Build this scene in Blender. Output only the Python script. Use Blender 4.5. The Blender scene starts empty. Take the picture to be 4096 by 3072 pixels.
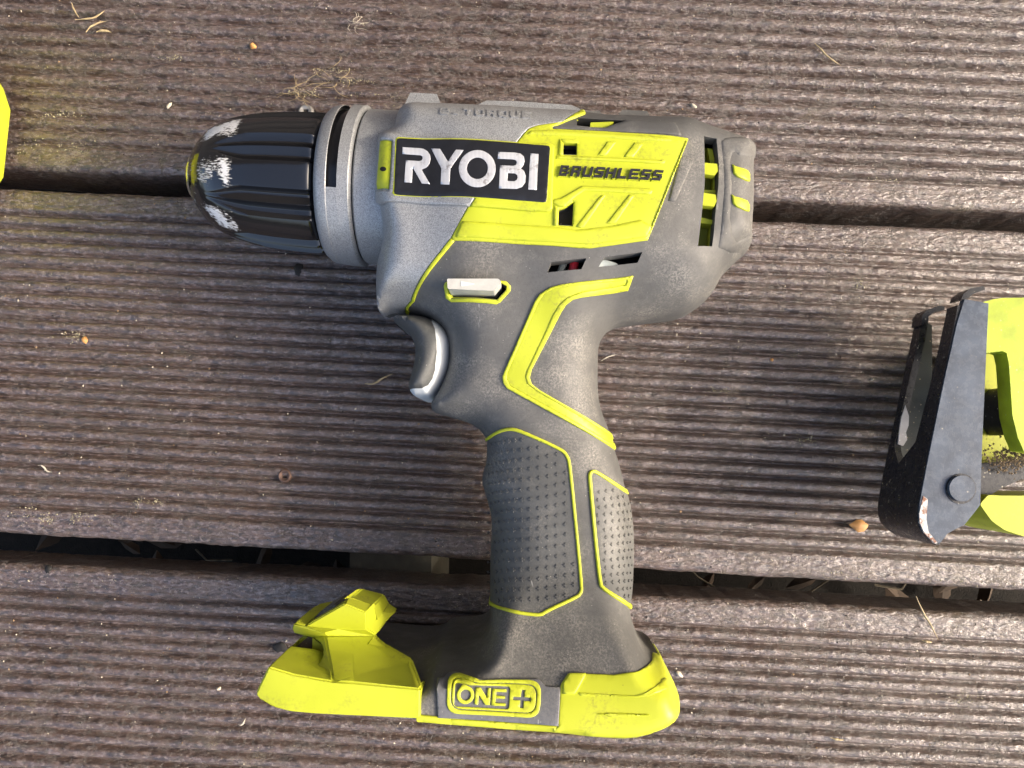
import bpy, bmesh, math, random, time, os
_T0 = time.time()
def lap(s):
    if os.environ.get('LAP'): print('LAP', s, round(time.time() - _T0, 1))
import numpy as np
from mathutils import Vector, Matrix
from mathutils.geometry import delaunay_2d_cdt
rng = np.random.default_rng(7); random.seed(7)
S = bpy.context.scene
COL = S.collection
# ---------------------------------------------------------------- camera
F_PX, DIST = 2900.0, 296.0                    # focal length in photo pixels, distance to the deck in mm
RM = Matrix.Rotation(math.radians(1.0), 3, 'Y') @ Matrix.Rotation(math.radians(5.0), 3, 'X')
VIEW = RM @ Vector((0, 0, -1))
CAMP = -VIEW * DIST
cd = bpy.data.cameras.new('camera'); cam = bpy.data.objects.new('camera', cd); COL.objects.link(cam)
M4 = RM.to_4x4(); M4.translation = CAMP * 0.001
cam.matrix_world = M4
cd.sensor_width = 36; cd.lens = 36 * F_PX / 4096; cd.clip_start = 0.005; cd.clip_end = 50
S.camera = cam
# ---------------------------------------------------------------- world, sun, exposure
SUN_EL, SUN_AZ = 31.0, -4.0                   # azimuth in degrees, counter-clockwise from +X
w = bpy.data.worlds.new('World'); S.world = w; w.use_nodes = True
nt = w.node_tree; sky = nt.nodes.new('ShaderNodeTexSky'); sky.sky_type = 'NISHITA'
sky.sun_disc = False; sky.sun_elevation = math.radians(SUN_EL); sky.sun_rotation = math.radians(90 - SUN_AZ)
sky.air_density = 0.8; sky.dust_density = 5.5; sky.ozone_density = 0.5
nt.links.new(sky.outputs[0], nt.nodes['Background'].inputs[0]); nt.nodes['Background'].inputs[1].default_value = 0.15
sd_ = bpy.data.lights.new('sun', 'SUN'); sd_.energy = 0.8; sd_.angle = math.radians(3.5); sd_.color = (1, 0.9, 0.76)
so = bpy.data.objects.new('sun', sd_); COL.objects.link(so)
a, e = math.radians(SUN_AZ), math.radians(SUN_EL)
sdir = Vector((math.cos(e) * math.cos(a), math.cos(e) * math.sin(a), math.sin(e)))
so.rotation_euler = sdir.to_track_quat('Z', 'Y').to_euler(); so.location = sdir * 2
S.view_settings.view_transform = 'Standard'; S.view_settings.look = 'None'
S.view_settings.exposure = 1.48; S.view_settings.gamma = 1
S.cycles.use_denoising = True
S.cycles.max_bounces = 6

# ---------------------------------------------------------------- geometry helpers (all in mm)
RN = np.array(RM); CN = np.array(CAMP)
def rays(px):
    px = np.atleast_2d(np.asarray(px, float))
    d = np.stack([(px[:, 0] - 2048) / F_PX, -(px[:, 1] - 1536) / F_PX, -np.ones(len(px))], 1)
    return d @ RN.T
def at_z(px, z):
    """photo points -> world XY on the horizontal plane z (z may be an array)"""
    d = rays(px); t = (np.asarray(z, float) - CN[2]) / d[:, 2]
    return CN[None, :2] + d[:, :2] * t[:, None]
REG = {'A': (700, 300, .5425), 'B': (1500, 300, .5425), 'C': (2100, 300, .5425), 'D': (1400, 1000, .5425),
       'E': (1800, 1700, .4521), 'F': (900, 2250, .4521), 'G': (1800, 2250, .4521), 'H': (3396, 1050, .7231),
       'J': (1750, 2620, .27125), 'K': (1550, 340, .4069), 'L': (2700, 400, .4819), 'M': (1500, 1150, .3314),
       'P': (0, 0, 1.0), 'N': (2300, 700, .7233), 'O': (0, 300, .7233), 'Q': (0, 1800, .7233), 'R': (2496, 1872, .7233), 'T': (0, 0, .7233)}
def px(reg, *pts):
    x, y, s = REG[reg]
    return [(x + s * a, y + s * b) for a, b in pts]

def resample(P, step, closed=True):
    P = np.asarray(P, float); Q = np.vstack([P, P[:1]]) if closed else P
    out = []
    for a, b in zip(Q[:-1], Q[1:]):
        n = max(1, int(math.ceil(np.hypot(*(b - a)) / step)))
        for i in range(n): out.append(a + (b - a) * i / n)
    if not closed: out.append(Q[-1])
    return np.array(out)
def chaikin(P, n=2, closed=True):
    P = np.asarray(P, float)
    for _ in range(n):
        if closed:
            Q = np.roll(P, -1, 0); P = np.stack([.75 * P + .25 * Q, .25 * P + .75 * Q], 1).reshape(-1, P.shape[1])
        else:
            a, b = P[:-1], P[1:]
            M = np.stack([.75 * a + .25 * b, .25 * a + .75 * b], 1).reshape(-1, P.shape[1])
            P = np.vstack([P[:1], M[1:-1], P[-1:]])
    return P
def soften(P, r, n=2):
    """round the corners only: insert points at distance r from every corner, then chaikin"""
    P = np.asarray(P, float); out = []
    for i in range(len(P)):
        p, a, b = P[i], P[i - 1], P[(i + 1) % len(P)]
        la, lb = np.hypot(*(a - p)), np.hypot(*(b - p)); ra, rb = min(r, la * .45), min(r, lb * .45)
        q0, q1 = p + (a - p) / max(la, 1e-9) * ra, p + (b - p) / max(lb, 1e-9) * rb
        for k in range(n + 1):
            t = k / n
            out.append((1 - t) ** 2 * q0 + 2 * t * (1 - t) * p + t * t * q1)
    return np.array(out)
def inside(poly, pts):
    x, y = pts[:, 0], pts[:, 1]; c = np.zeros(len(pts), bool)
    A = poly; B = np.roll(poly, -1, 0)
    for (x0, y0), (x1, y1) in zip(A, B):
        if y0 == y1: continue
        m = ((y0 > y) != (y1 > y)) & (x < (x1 - x0) * (y - y0) / (y1 - y0) + x0)
        c ^= m
    return c
def dist(poly, pts, closed=True):
    A = poly if closed else poly[:-1]; B = np.roll(poly, -1, 0) if closed else poly[1:]
    AB = B - A; L = (AB ** 2).sum(1) + 1e-12
    out = np.empty(len(pts))
    for i in range(0, len(pts), 4000):
        p = pts[i:i + 4000]
        ap = p[:, None, :] - A[None]
        t = np.clip((ap * AB[None]).sum(2) / L, 0, 1)
        d = ap - t[..., None] * AB[None]
        out[i:i + 4000] = np.sqrt((d ** 2).sum(2).min(1))
    return out
def sdf(poly, pts):
    return dist(poly, pts) * np.where(inside(poly, pts), 1, -1)
def area(P): return .5 * np.sum(P[:, 0] * np.roll(P[:, 1], -1) - np.roll(P[:, 0], -1) * P[:, 1])
def ccw(P): return P if area(P) > 0 else P[::-1].copy()
def normals2(P):
    t = np.roll(P, -1, 0) - np.roll(P, 1, 0); n = np.stack([t[:, 1], -t[:, 0]], 1)
    return n / (np.linalg.norm(n, axis=1)[:, None] + 1e-9)      # outward for ccw

class Surf:
    """a solid of a given outline: rim height zr, top zt, edge rounding R, all smooth fields"""
    def __init__(s, outline_px, ctrl, sigma=10., p=2.2, explicit=None, smooth=1, step=2.0):
        s.p = p; s.sig = sigma
        c = np.array(ctrl, float)
        s.cz = c[:, 2:5]; s.cp = np.array([at_z([q[:2]], q[2])[0] for q in c])
        P = np.array([q[:2] for q in outline_px], float)
        ez = np.array([q[2] if len(q) > 2 else np.nan for q in outline_px], float)
        base = at_z(P, np.where(np.isnan(ez), 40., ez)); order = 1
        if area(base) < 0: P, ez, base = P[::-1], ez[::-1], base[::-1]
        n = normals2(base)
        zt, R, zr = s.field(base)
        phi = np.radians(np.linspace(-88, 90, 60))
        out = base.copy()
        for i in range(len(P)):
            if not np.isnan(ez[i]): continue
            up = phi >= 0
            zz = np.where(up, zr[i] + (zt[i] - zr[i]) * np.sin(phi), zr[i] + zr[i] * np.sin(phi))
            sh = R[i] * (1 - np.cos(phi))
            X = at_z(np.repeat(P[i][None], len(phi), 0), zz)
            v = X @ n[i] + sh; k = v.argmin()
            out[i] = X[k] + n[i] * sh[k]
        s.poly = resample(chaikin(out, smooth) if smooth else out, step)
        s.poly = ccw(s.poly)
    def field(s, pts):
        d2 = ((pts[:, None] - s.cp[None]) ** 2).sum(2)
        w = np.exp(-(d2 - d2.min(1)[:, None]) / (2 * s.sig ** 2)); w /= w.sum(1)[:, None]
        f = w @ s.cz
        return f[:, 0], f[:, 1], f[:, 2]
    def H(s, pts):
        zt, R, zr = s.field(pts); d = sdf(s.poly, pts)
        t = np.clip(d / R, 0, 1)
        h = zr + (zt - zr) * (1 - (1 - t) ** s.p) ** (1 / s.p)
        return np.where(d < 0, zr + 3 * d, h)
    def bottom(s, pts):
        zt, R, zr = s.field(pts); d = np.maximum(sdf(s.poly, pts), 0)
        t = np.clip(d / R, 0, 1)
        return zr - (zr - np.maximum(80 - zt, .3)) * (1 - (1 - t) ** s.p) ** (1 / s.p)
    def hit(s, P, off=0.):
        P = np.atleast_2d(np.asarray(P, float)); zs = np.arange(96, 4, -1.0)
        d = rays(P); res = np.zeros((len(P), 2))
        T = (zs[None, :] - CN[2]) / d[:, 2:3]
        XY = CN[None, None, :2] + d[:, None, :2] * T[..., None]
        h = s.H(XY.reshape(-1, 2)).reshape(len(P), -1) + off
        g = h - zs[None]
        for i in range(len(P)):
            k = np.where(g[i] >= 0)[0]
            k = k[0] if len(k) else -1
            if k <= 0:
                zr = s.field(at_z([P[i]], 30))[2][0]; res[i] = at_z([P[i]], zr)[0]; continue
            lo, hi = zs[k], zs[k - 1]
            f = g[i, k] / (g[i, k] - g[i, k - 1] + 1e-9)
            z = lo + (hi - lo) * f
            if abs(g[i, k]) > 4:                       # steep wall: refine
                zz = np.linspace(lo, hi, 14); X = at_z(np.repeat(P[i][None], 14, 0), zz)
                gg = s.H(X) + off - zz; kk = np.where(gg >= 0)[0]
                z = zz[kk[-1]] if len(kk) else z
            res[i] = at_z([P[i]], z)[0]
            hz = s.H(res[i][None])[0]
            zr = s.field(res[i][None])[2][0]
            if z < zr - .5: res[i] = at_z([P[i]], zr)[0]
        return res
    def normal(s, pts):
        e = .12
        hx = s.H(pts + [e, 0]) - s.H(pts - [e, 0]); hy = s.H(pts + [0, e]) - s.H(pts - [0, e])
        n = np.stack([-hx / (2 * e), -hy / (2 * e), np.ones(len(pts))], 1)
        return n / np.linalg.norm(n, axis=1)[:, None]

def to_obj(name, verts, faces, mat, parent=None, smooth=True, sharp=None):
    me = bpy.data.meshes.new(name)
    me.from_pydata([tuple(float(c) * .001 for c in v) for v in verts], [], [tuple(f) for f in faces])
    me.materials.append(mat)
    if smooth: me.shade_smooth()
    if sharp and smooth: me.set_sharp_from_angle(angle=math.radians(sharp))
    me.validate(); me.update()
    o = bpy.data.objects.new(name, me); COL.objects.link(o)
    if parent: o.parent = parent
    return o
RINGS = [0.08, .3, .7, 1.3, 2.2, 3.6]
def ring_points(poly, insets):
    n = normals2(poly); out = []
    for r in insets:
        q = poly - n * r
        d = sdf(poly, q); out.append(q[d > r * .85])
    return np.vstack(out) if out else np.zeros((0, 2))
def tri(outer, holes, surf, res, lim=True, bev=()):
    """constrained triangulation of an XY polygon clipped to the solid's outline"""
    outer = ccw(outer)
    lo, hi = outer.min(0) - .5, outer.max(0) + .5
    loops = [resample(outer, 1.2)] + [resample(h, 1.2) for h in holes]
    rimcut = False
    if lim:
        inb = ((surf.poly > lo) & (surf.poly < hi)).all(1)
        rimcut = inb.any() or not inside(surf.poly, loops[0]).all()
    if rimcut and lim is True: loops.append(surf.poly)
    gx, gy = np.meshgrid(np.arange(lo[0], hi[0], res), np.arange(lo[1], hi[1], res))
    g = np.stack([gx.ravel() + (np.arange(gx.shape[0]) % 2).repeat(gx.shape[1]) * res * .5, gy.ravel()], 1)
    g += rng.uniform(-.08, .08, g.shape) * res
    ex = [ring_points(loops[0], bev)]
    for h in loops[1:1 + len(holes)]:
        if len(bev): q = ccw(h); n = normals2(q); ex += [q + n * b for b in bev]
    if rimcut and lim is True:
        rp = ring_points(surf.poly, RINGS)
        g = g[sdf(surf.poly, g) > 4.2]; ex.append(rp[((rp > lo) & (rp < hi)).all(1)])
    ex = np.vstack(ex + [g]) if ex else g
    ok = inside(outer, ex)
    for h in holes: ok &= ~inside(h, ex)
    ex = ex[ok]
    # keep free points off the constraint lines
    keep = np.ones(len(ex), bool)
    for L in loops[:1 + len(holes)]:
        keep &= dist(L, ex) > (.6 * min(bev) if len(bev) else .35 * min(res, 1))
    if rimcut and lim is True: keep &= dist(surf.poly, ex) > .05
    ex = ex[keep]
    vs, es = [], []
    for L in loops:
        n0 = len(vs); vs += [Vector(p) for p in L]; es += [(n0 + i, n0 + (i + 1) % len(L)) for i in range(len(L))]
    vs += [Vector(p) for p in ex]
    r = delaunay_2d_cdt(vs, es, [], 0, 1e-5)
    V = np.array([tuple(v) for v in r[0]]); T = np.array([f for f in r[2] if len(f) == 3])
    c = V[T].mean(1); ok = inside(outer, c)
    for h in holes: ok &= ~inside(h, c)
    if rimcut: ok &= inside(surf.poly, c)
    T = T[ok]
    used = np.unique(T); m = -np.ones(len(V), int); m[used] = np.arange(len(used))
    return V[used], m[T]
def border(T):
    e = {}
    for a, b, c in T:
        for u, v in ((a, b), (b, c), (c, a)): e[(u, v)] = e.get((u, v), 0) + 1
    return [(u, v) for (u, v) in e if (v, u) not in e]
def patch(name, outline, mat, parent, surf, off=.4, holes=(), res=1.3, skirt=1.6, bev=.35, world=False, down=False):
    """a part that follows the solid's surface, standing off by `off` mm, with rounded edges and side walls"""
    O = outline if world else surf.hit(outline, off)
    Hs = [h if world else surf.hit(h, off) for h in holes]
    O = ccw(resample(O, 1.2))
    bv = [bev * .35, bev] if bev else []
    V, T = tri(O, Hs, surf, res, True, bv)
    z = surf.H(V); n = surf.normal(V)
    db = dist(O, V)
    for h in Hs: db = np.minimum(db, dist(resample(h, 1.2), V))
    t = np.clip(db / bev, 0, 1) if bev else np.ones(len(V))
    o = off - (1 - np.sqrt(1 - (1 - t) ** 2)) * (bev * .7 if bev else 0)
    X = np.column_stack([V, z]) + n * o[:, None]
    B = border(T); idx = sorted({i for e in B for i in e}); mp = {v: len(X) + k for k, v in enumerate(idx)}
    low = X[idx] - (np.array([[0, 0, 1.]]) if down else n[idx]) * skirt
    faces = [tuple(f) for f in T] + [(v, u, mp[u], mp[v]) for u, v in B]
    return to_obj(name, np.vstack([X, low]), faces, mat, parent, sharp=50)
def prism(name, top_px, z1, z0, mat, parent, bev=.6, px_low=None, smooth_px=0, seg=2, world=False, sharp=35):
    """solid traced at its top height z1 and carried straight down to z0 (a different lower outline may be given)"""
    P = np.asarray(top_px, float)
    if smooth_px: P = soften(P, smooth_px, 4)
    A = P if world else at_z(P, z1)
    Lw = A if px_low is None else at_z(px_low, z0)
    if area(A) < 0: A = A[::-1]; Lw = Lw[::-1]
    bm = bmesh.new(); n = len(A)
    zt = np.full(n, z1) if np.isscalar(z1) else (np.asarray(z1)[::-1] if area(P if world else at_z(P, z1)) < 0 else z1)
    t = [bm.verts.new((A[i][0] * .001, A[i][1] * .001, zt[i] * .001)) for i in range(n)]
    b = [bm.verts.new((Lw[i][0] * .001, Lw[i][1] * .001, z0 * .001)) for i in range(n)]
    bm.faces.new(t); bm.faces.new(b[::-1])
    for i in range(n): bm.faces.new((t[i - 1], b[i - 1], b[i], t[i]))
    if bev:
        ed = [e for e in bm.edges if e.calc_face_angle(0) > math.radians(25)]
        bmesh.ops.bevel(bm, geom=ed, offset=bev * .001, segments=seg, affect='EDGES', clamp_overlap=True)
    bmesh.ops.triangulate(bm, faces=[f for f in bm.faces if len(f.verts) > 4])
    me = bpy.data.meshes.new(name); bm.to_mesh(me); bm.free(); me.materials.append(mat)
    me.shade_smooth(); me.set_sharp_from_angle(angle=math.radians(sharp))
    o = bpy.data.objects.new(name, me); COL.objects.link(o)
    if parent: o.parent = parent
    return o
def loft(name, rings, mat, parent, bev=1., grow=0., seg=2, sharp=35):
    A = [at_z(p, z) for p, z in rings]; flip = area(A[0]) < 0
    bm = bmesh.new(); R_ = []
    for q, (p, z) in zip(A, rings):
        q = q[::-1] if flip else q
        q = q + normals2(q) * grow
        R_.append([bm.verts.new((a * .001, b * .001, z * .001)) for a, b in q])
    n = len(R_[0]); bm.faces.new(R_[0]); bm.faces.new(R_[-1][::-1])
    for t, b in zip(R_[:-1], R_[1:]):
        for i in range(n): bm.faces.new((t[i - 1], b[i - 1], b[i], t[i]))
    ed = [e for e in bm.edges if e.calc_face_angle(0) > math.radians(22)]
    if bev: bmesh.ops.bevel(bm, geom=ed, offset=bev * .001, segments=seg, affect='EDGES', clamp_overlap=True)
    bmesh.ops.triangulate(bm, faces=[f for f in bm.faces if len(f.verts) > 4])
    me = bpy.data.meshes.new(name); bm.to_mesh(me); bm.free(); me.materials.append(mat)
    me.shade_smooth(); me.set_sharp_from_angle(angle=math.radians(sharp))
    o = bpy.data.objects.new(name, me); COL.objects.link(o)
    if parent: o.parent = parent
    return o
def buffer(P, wd, cap=True):
    """a polyline (photo px) thickened to an outline"""
    P = np.asarray(P, float); t = np.gradient(P, axis=0); n = np.stack([-t[:, 1], t[:, 0]], 1)
    n /= np.linalg.norm(n, axis=1)[:, None]
    return np.vstack([P + n * wd / 2, (P - n * wd / 2)[::-1]])
def tube(name, pts, r, mat, parent=None, k=6, taper=False):
    P = np.asarray(pts, float); n = len(P); V, Fc = [], []
    t = np.gradient(P, axis=0); t /= np.linalg.norm(t, axis=1)[:, None] + 1e-9
    for i in range(n):
        u = np.cross(t[i], [0, 0, 1.]);
        if np.linalg.norm(u) < 1e-3: u = np.array([1., 0, 0])
        u /= np.linalg.norm(u); v = np.cross(u, t[i])
        rr = r * (1 - .75 * abs(2 * i / (n - 1) - 1) ** 3) if taper else r
        for j in range(k):
            a = 2 * math.pi * j / k; V.append(P[i] + rr * (math.cos(a) * u + math.sin(a) * v))
    for i in range(n - 1):
        for j in range(k): Fc.append((i * k + j, i * k + (j + 1) % k, (i + 1) * k + (j + 1) % k, (i + 1) * k + j))
    Fc += [tuple(range(k)), tuple(range((n - 1) * k, n * k))[::-1]]
    return to_obj(name, V, Fc, mat, parent)
def thing(name, label, cat, loc=(0, 0, 0), group=None, kind=None):
    o = bpy.data.objects.new(name, None); COL.objects.link(o); o.empty_display_size = .01
    if label: o['label'] = label
    if cat: o['category'] = cat
    if group: o['group'] = group
    if kind: o['kind'] = kind
    return o
def tag(o, label, cat, group=None, kind=None):
    if label: o['label'] = label
    if cat: o['category'] = cat
    if group: o['group'] = group
    if kind: o['kind'] = kind
    return o
def vnoise(x, y, seed=0):
    r = np.random.default_rng(seed).random((256, 256))
    xi, yi = np.floor(x).astype(int), np.floor(y).astype(int); fx, fy = x - xi, y - yi
    fx, fy = fx * fx * (3 - 2 * fx), fy * fy * (3 - 2 * fy)
    g = lambda a, b: r[a % 256, b % 256]
    return (g(xi, yi) * (1 - fx) + g(xi + 1, yi) * fx) * (1 - fy) + (g(xi, yi + 1) * (1 - fx) + g(xi + 1, yi + 1) * fx) * fy - .5

# ---------------------------------------------------------------- materials
class Mt:
    def __init__(s, name, rough=.5, metal=0., spec=.5):
        s.m = bpy.data.materials.new(name); s.m.use_nodes = True; s.t = s.m.node_tree; s.p = s.t.nodes['Principled BSDF']
        s.p.inputs['Roughness'].default_value = rough; s.p.inputs['Metallic'].default_value = metal
        s.p.inputs['Specular IOR Level'].default_value = spec
        s.tc = s.n('ShaderNodeTexCoord'); mp = s.n('ShaderNodeMapping'); mp.inputs['Scale'].default_value = (1000,) * 3
        s.l(s.tc.outputs['Object'], mp.inputs[0]); s.co = mp.outputs[0]
    def n(s, k, **kw):
        q = s.t.nodes.new(k)
        for a, b in kw.items(): setattr(q, a, b)
        return q
    def l(s, a, b): s.t.links.new(a, b)
    def put(s, sock, v):
        if isinstance(v, (int, float)): sock.default_value = v
        elif isinstance(v, tuple): sock.default_value = (*v, 1) if len(v) == 3 and len(sock.default_value) == 4 else v
        else: s.l(v, sock)
    def stretch(s, sc):
        mp = s.n('ShaderNodeMapping'); mp.inputs['Scale'].default_value = sc; s.l(s.co, mp.inputs[0]); return mp.outputs[0]
    def noise(s, scale, detail=3, rough=.55, co=None, dist=0):
        q = s.n('ShaderNodeTexNoise'); q.inputs['Scale'].default_value = scale; q.inputs['Detail'].default_value = detail
        q.inputs['Roughness'].default_value = rough; q.inputs['Distortion'].default_value = dist; s.l(co or s.co, q.inputs[0]); return q.outputs[0]
    def vor(s, scale, feature='F1', co=None, out=0):
        q = s.n('ShaderNodeTexVoronoi', feature=feature); q.inputs['Scale'].default_value = scale; s.l(co or s.co, q.inputs[0]); return q.outputs[out]
    def ramp(s, v, a, b, lo=0., hi=1.):
        q = s.n('ShaderNodeMapRange'); q.clamp = True; s.put(q.inputs[0], v)
        for i, x in enumerate((a, b, lo, hi)): q.inputs[1 + i].default_value = x
        return q.outputs[0]
    def math(s, op, a, b=0.):
        q = s.n('ShaderNodeMath', operation=op); s.put(q.inputs[0], a); s.put(q.inputs[1], b); return q.outputs[0]
    def mix(s, f, a, b):
        q = s.n('ShaderNodeMix', data_type='RGBA'); s.put(q.inputs[0], f); s.put(q.inputs[6], a); s.put(q.inputs[7], b); return q.outputs[2]
    def color(s, v): s.put(s.p.inputs['Base Color'], v); return s
    def rough(s, v): s.put(s.p.inputs['Roughness'], v); return s
    def bump(s, v, d=.1, st=1.):
        q = s.n('ShaderNodeBump'); q.inputs['Distance'].default_value = d * .001; q.inputs['Strength'].default_value = st
        s.l(v, q.inputs['Height']); s.l(q.outputs[0], s.p.inputs['Normal']); return s
    def sep(s):
        q = s.n('ShaderNodeSeparateXYZ'); s.l(s.co, q.inputs[0]); return q.outputs

def m_deck():
    m = Mt('deck_paint', .4, 0, 1.0); m.p.inputs['IOR'].default_value = 1.65
    lng = m.stretch((.35, 1, 1))
    a = m.noise(.035, 4); b = m.noise(.55, 4, .6, lng); c = m.noise(.7, 4, .62, m.stretch((.6, 1, 1)))
    base = m.mix(m.ramp(a, .35, .65), (.100, .063, .046), (.140, .092, .070))
    base = m.mix(m.ramp(b, .47, .6, 0, .85), base, (.030, .020, .016))
    base = m.mix(m.ramp(c, .52, .6, 0, .75), base, (.26, .205, .19))  # chalky weathered flecks, with specks of sky sheen put into the colour
    f2 = m.noise(2.0, 3, .6)
    base = m.mix(m.ramp(f2, .42, .52, .4, 0), base, (.026, .018, .015))
    cr = m.vor(.32, 'DISTANCE_TO_EDGE', m.stretch((1, 1.4, 1)))
    co2 = m.n('ShaderNodeVectorMath', operation='ADD'); m.l(m.co, co2.inputs[0])
    nz = m.n('ShaderNodeTexNoise'); nz.inputs['Scale'].default_value = .5; nz.inputs['Detail'].default_value = 4; m.l(m.co, nz.inputs[0])
    sc = m.n('ShaderNodeVectorMath', operation='SCALE'); sc.inputs['Scale'].default_value = 5; m.l(nz.outputs['Color'], sc.inputs[0]); m.l(sc.outputs[0], co2.inputs[1])
    v = m.n('ShaderNodeTexVoronoi', feature='DISTANCE_TO_EDGE'); v.inputs['Scale'].default_value = .22; m.l(co2.outputs[0], v.inputs[0])
    v2 = m.n('ShaderNodeTexVoronoi', feature='DISTANCE_TO_EDGE'); v2.inputs['Scale'].default_value = .65; m.l(co2.outputs[0], v2.inputs[0])
    mask = m.ramp(m.noise(.06, 3), .42, .6)
    crack = m.math('MULTIPLY', m.ramp(v.outputs[0], 0, .03, 1, 0), mask)
    crack2 = m.math('MULTIPLY', m.ramp(v2.outputs[0], 0, .06, .7, 0), m.ramp(m.noise(.11, 3), .5, .62))
    crk = m.math('MAXIMUM', crack, crack2)
    base = m.mix(m.math('MULTIPLY', crk, .8), base, (.012, .009, .008))
    li = m.math('MULTIPLY', m.ramp(m.noise(.045, 3, .6), .66, .74), m.ramp(m.noise(2.2, 3, .7), .5, .6))
    base = m.mix(m.math('MULTIPLY', li, .8), base, (.36, .31, .19))
    sp = m.math('MULTIPLY', m.ramp(m.vor(.55), .1, .16, 1, 0), m.ramp(m.noise(.12, 2), .5, .6))
    base = m.mix(sp, base, (.42, .36, .25))
    m.color(base); m.rough(m.ramp(m.noise(1.7, 3, .7), .3, .7, .24, .5))
    h = m.math('ADD', m.math('MULTIPLY', m.noise(.6, 4, .65, lng), 1.3), m.math('MULTIPLY', crk, -.5))
    m.bump(h, .75, 1.0)
    return m.m
def m_over(name='dark_overmold', base=(.100, .100, .097), dust=.75, rough=.6):
    m = Mt(name, rough)
    b = m.mix(m.ramp(m.noise(.06, 3), .35, .7), tuple(c * .88 for c in base), tuple(c * 1.15 for c in base))
    b = m.mix(m.ramp(m.noise(1.0, 4, .65), .45, .65, 0, .35), b, tuple(c * .62 for c in base))
    dirt = m.math('MULTIPLY', m.ramp(m.noise(.04, 4, .65), .46, .66), m.ramp(m.noise(1.5, 4, .85), .44, .62))
    b = m.mix(m.math('MULTIPLY', dirt, dust), b, (.34, .32, .28))
    sp = m.math('MULTIPLY', m.ramp(m.vor(.9), .10, .17, 1, 0), m.ramp(m.noise(.25, 2), .58, .66))
    b = m.mix(m.math('MULTIPLY', sp, .6), b, (.5, .48, .42))
    scr = m.ramp(m.noise(.25, 3, .6, m.stretch((3.2, .35, .6)), 1.5), .66, .72)
    b = m.mix(m.math('MULTIPLY', m.math('MULTIPLY', scr, m.ramp(m.noise(.05, 2), .52, .65)), .5), b, (.42, .42, .40))
    m.color(b); m.rough(m.ramp(m.noise(.15, 3), .3, .7, rough - .08, rough + .1))
    m.bump(m.noise(2.6, 2, .6), .09, .6)
    return m.m
def m_silver():
    m = Mt('silver_paint', .4, .35)
    fl = m.vor(6.5, out=1)
    g = m.n('ShaderNodeRGBToBW'); m.l(fl, g.inputs[0])
    c = m.mix(m.ramp(g.outputs[0], .2, .85), (.21, .215, .215), (.49, .50, .50))
    c = m.mix(m.math('MULTIPLY', m.ramp(m.noise(.08, 3), .55, .75), .3), c, (.20, .20, .19))
    m.color(c); m.bump(m.noise(3.0, 2, .6), .08, .5)
    return m.m
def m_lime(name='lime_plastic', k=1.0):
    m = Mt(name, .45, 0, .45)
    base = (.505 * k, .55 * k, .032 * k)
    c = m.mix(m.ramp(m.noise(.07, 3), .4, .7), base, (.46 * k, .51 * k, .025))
    c = m.mix(m.math('MULTIPLY', m.math('MULTIPLY', m.ramp(m.noise(.09, 3, .6), .5, .66), m.ramp(m.noise(.9, 4, .65), .46, .64)), .5), c, (.20, .18, .05))
    sp = m.math('MULTIPLY', m.ramp(m.vor(.5), .05, .1, 1, 0), m.ramp(m.noise(.3, 2), .58, .64))
    c = m.mix(m.math('MULTIPLY', sp, .7), c, (.12, .10, .04))
    m.color(c); m.bump(m.noise(1.8, 2, .6), .05, .5)
    return m.m
def m_plain(name, col, rough=.5, metal=0., var=.15, bump=.05, ns=1.5):
    m = Mt(name, rough, metal)
    m.color(m.mix(m.ramp(m.noise(ns * .2, 4), .3, .7), tuple(c * (1 - var) for c in col), tuple(min(1, c * (1 + var)) for c in col)))
    m.bump(m.noise(ns, 3, .6), bump, .6)
    return m.m
def m_speck(name, col, dust=(.42, .38, .28), rough=.35, amt=.5, scuff=False):
    m = Mt(name, rough)
    b = m.mix(m.ramp(m.noise(.15, 3), .3, .7), tuple(c * .75 for c in col), tuple(c * 1.25 for c in col))
    sp = m.math('MULTIPLY', m.ramp(m.vor(.6), .12, .2, 1, 0), m.ramp(m.noise(.35, 3, .7), 1 - amt, 1 - amt + .08))
    fine = m.math('MULTIPLY', m.ramp(m.noise(2.8, 2, .7), .66, .72), m.ramp(m.noise(.12, 2), .45, .6))
    b = m.mix(m.math('MAXIMUM', sp, m.math('MULTIPLY', fine, .7)), b, dust)
    m.color(b); m.rough(m.ramp(m.noise(.6, 3), .3, .7, rough - .07, rough + .12)); m.bump(m.noise(2, 3), .07, .6)
    return m.m
MD = m_deck(); MO = m_over(); MG = m_over('grip_rubber', (.088, .091, .089), .5, .54); MS = m_silver()
ML = m_lime(); MK = m_plain('black_gloss', (.012, .012, .013), .22, 0, .2, .03)
MBLK = m_plain('recess_shade_black', (.01, .01, .01), .8)  # flat black that puts the shade of openings into the colour
MW = m_plain('pale_plastic', (.50, .50, .46), .4, 0, .1); MTG = m_plain('trigger_pale_grey', (.62, .66, .67), .8, 0, .05, .03)

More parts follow.
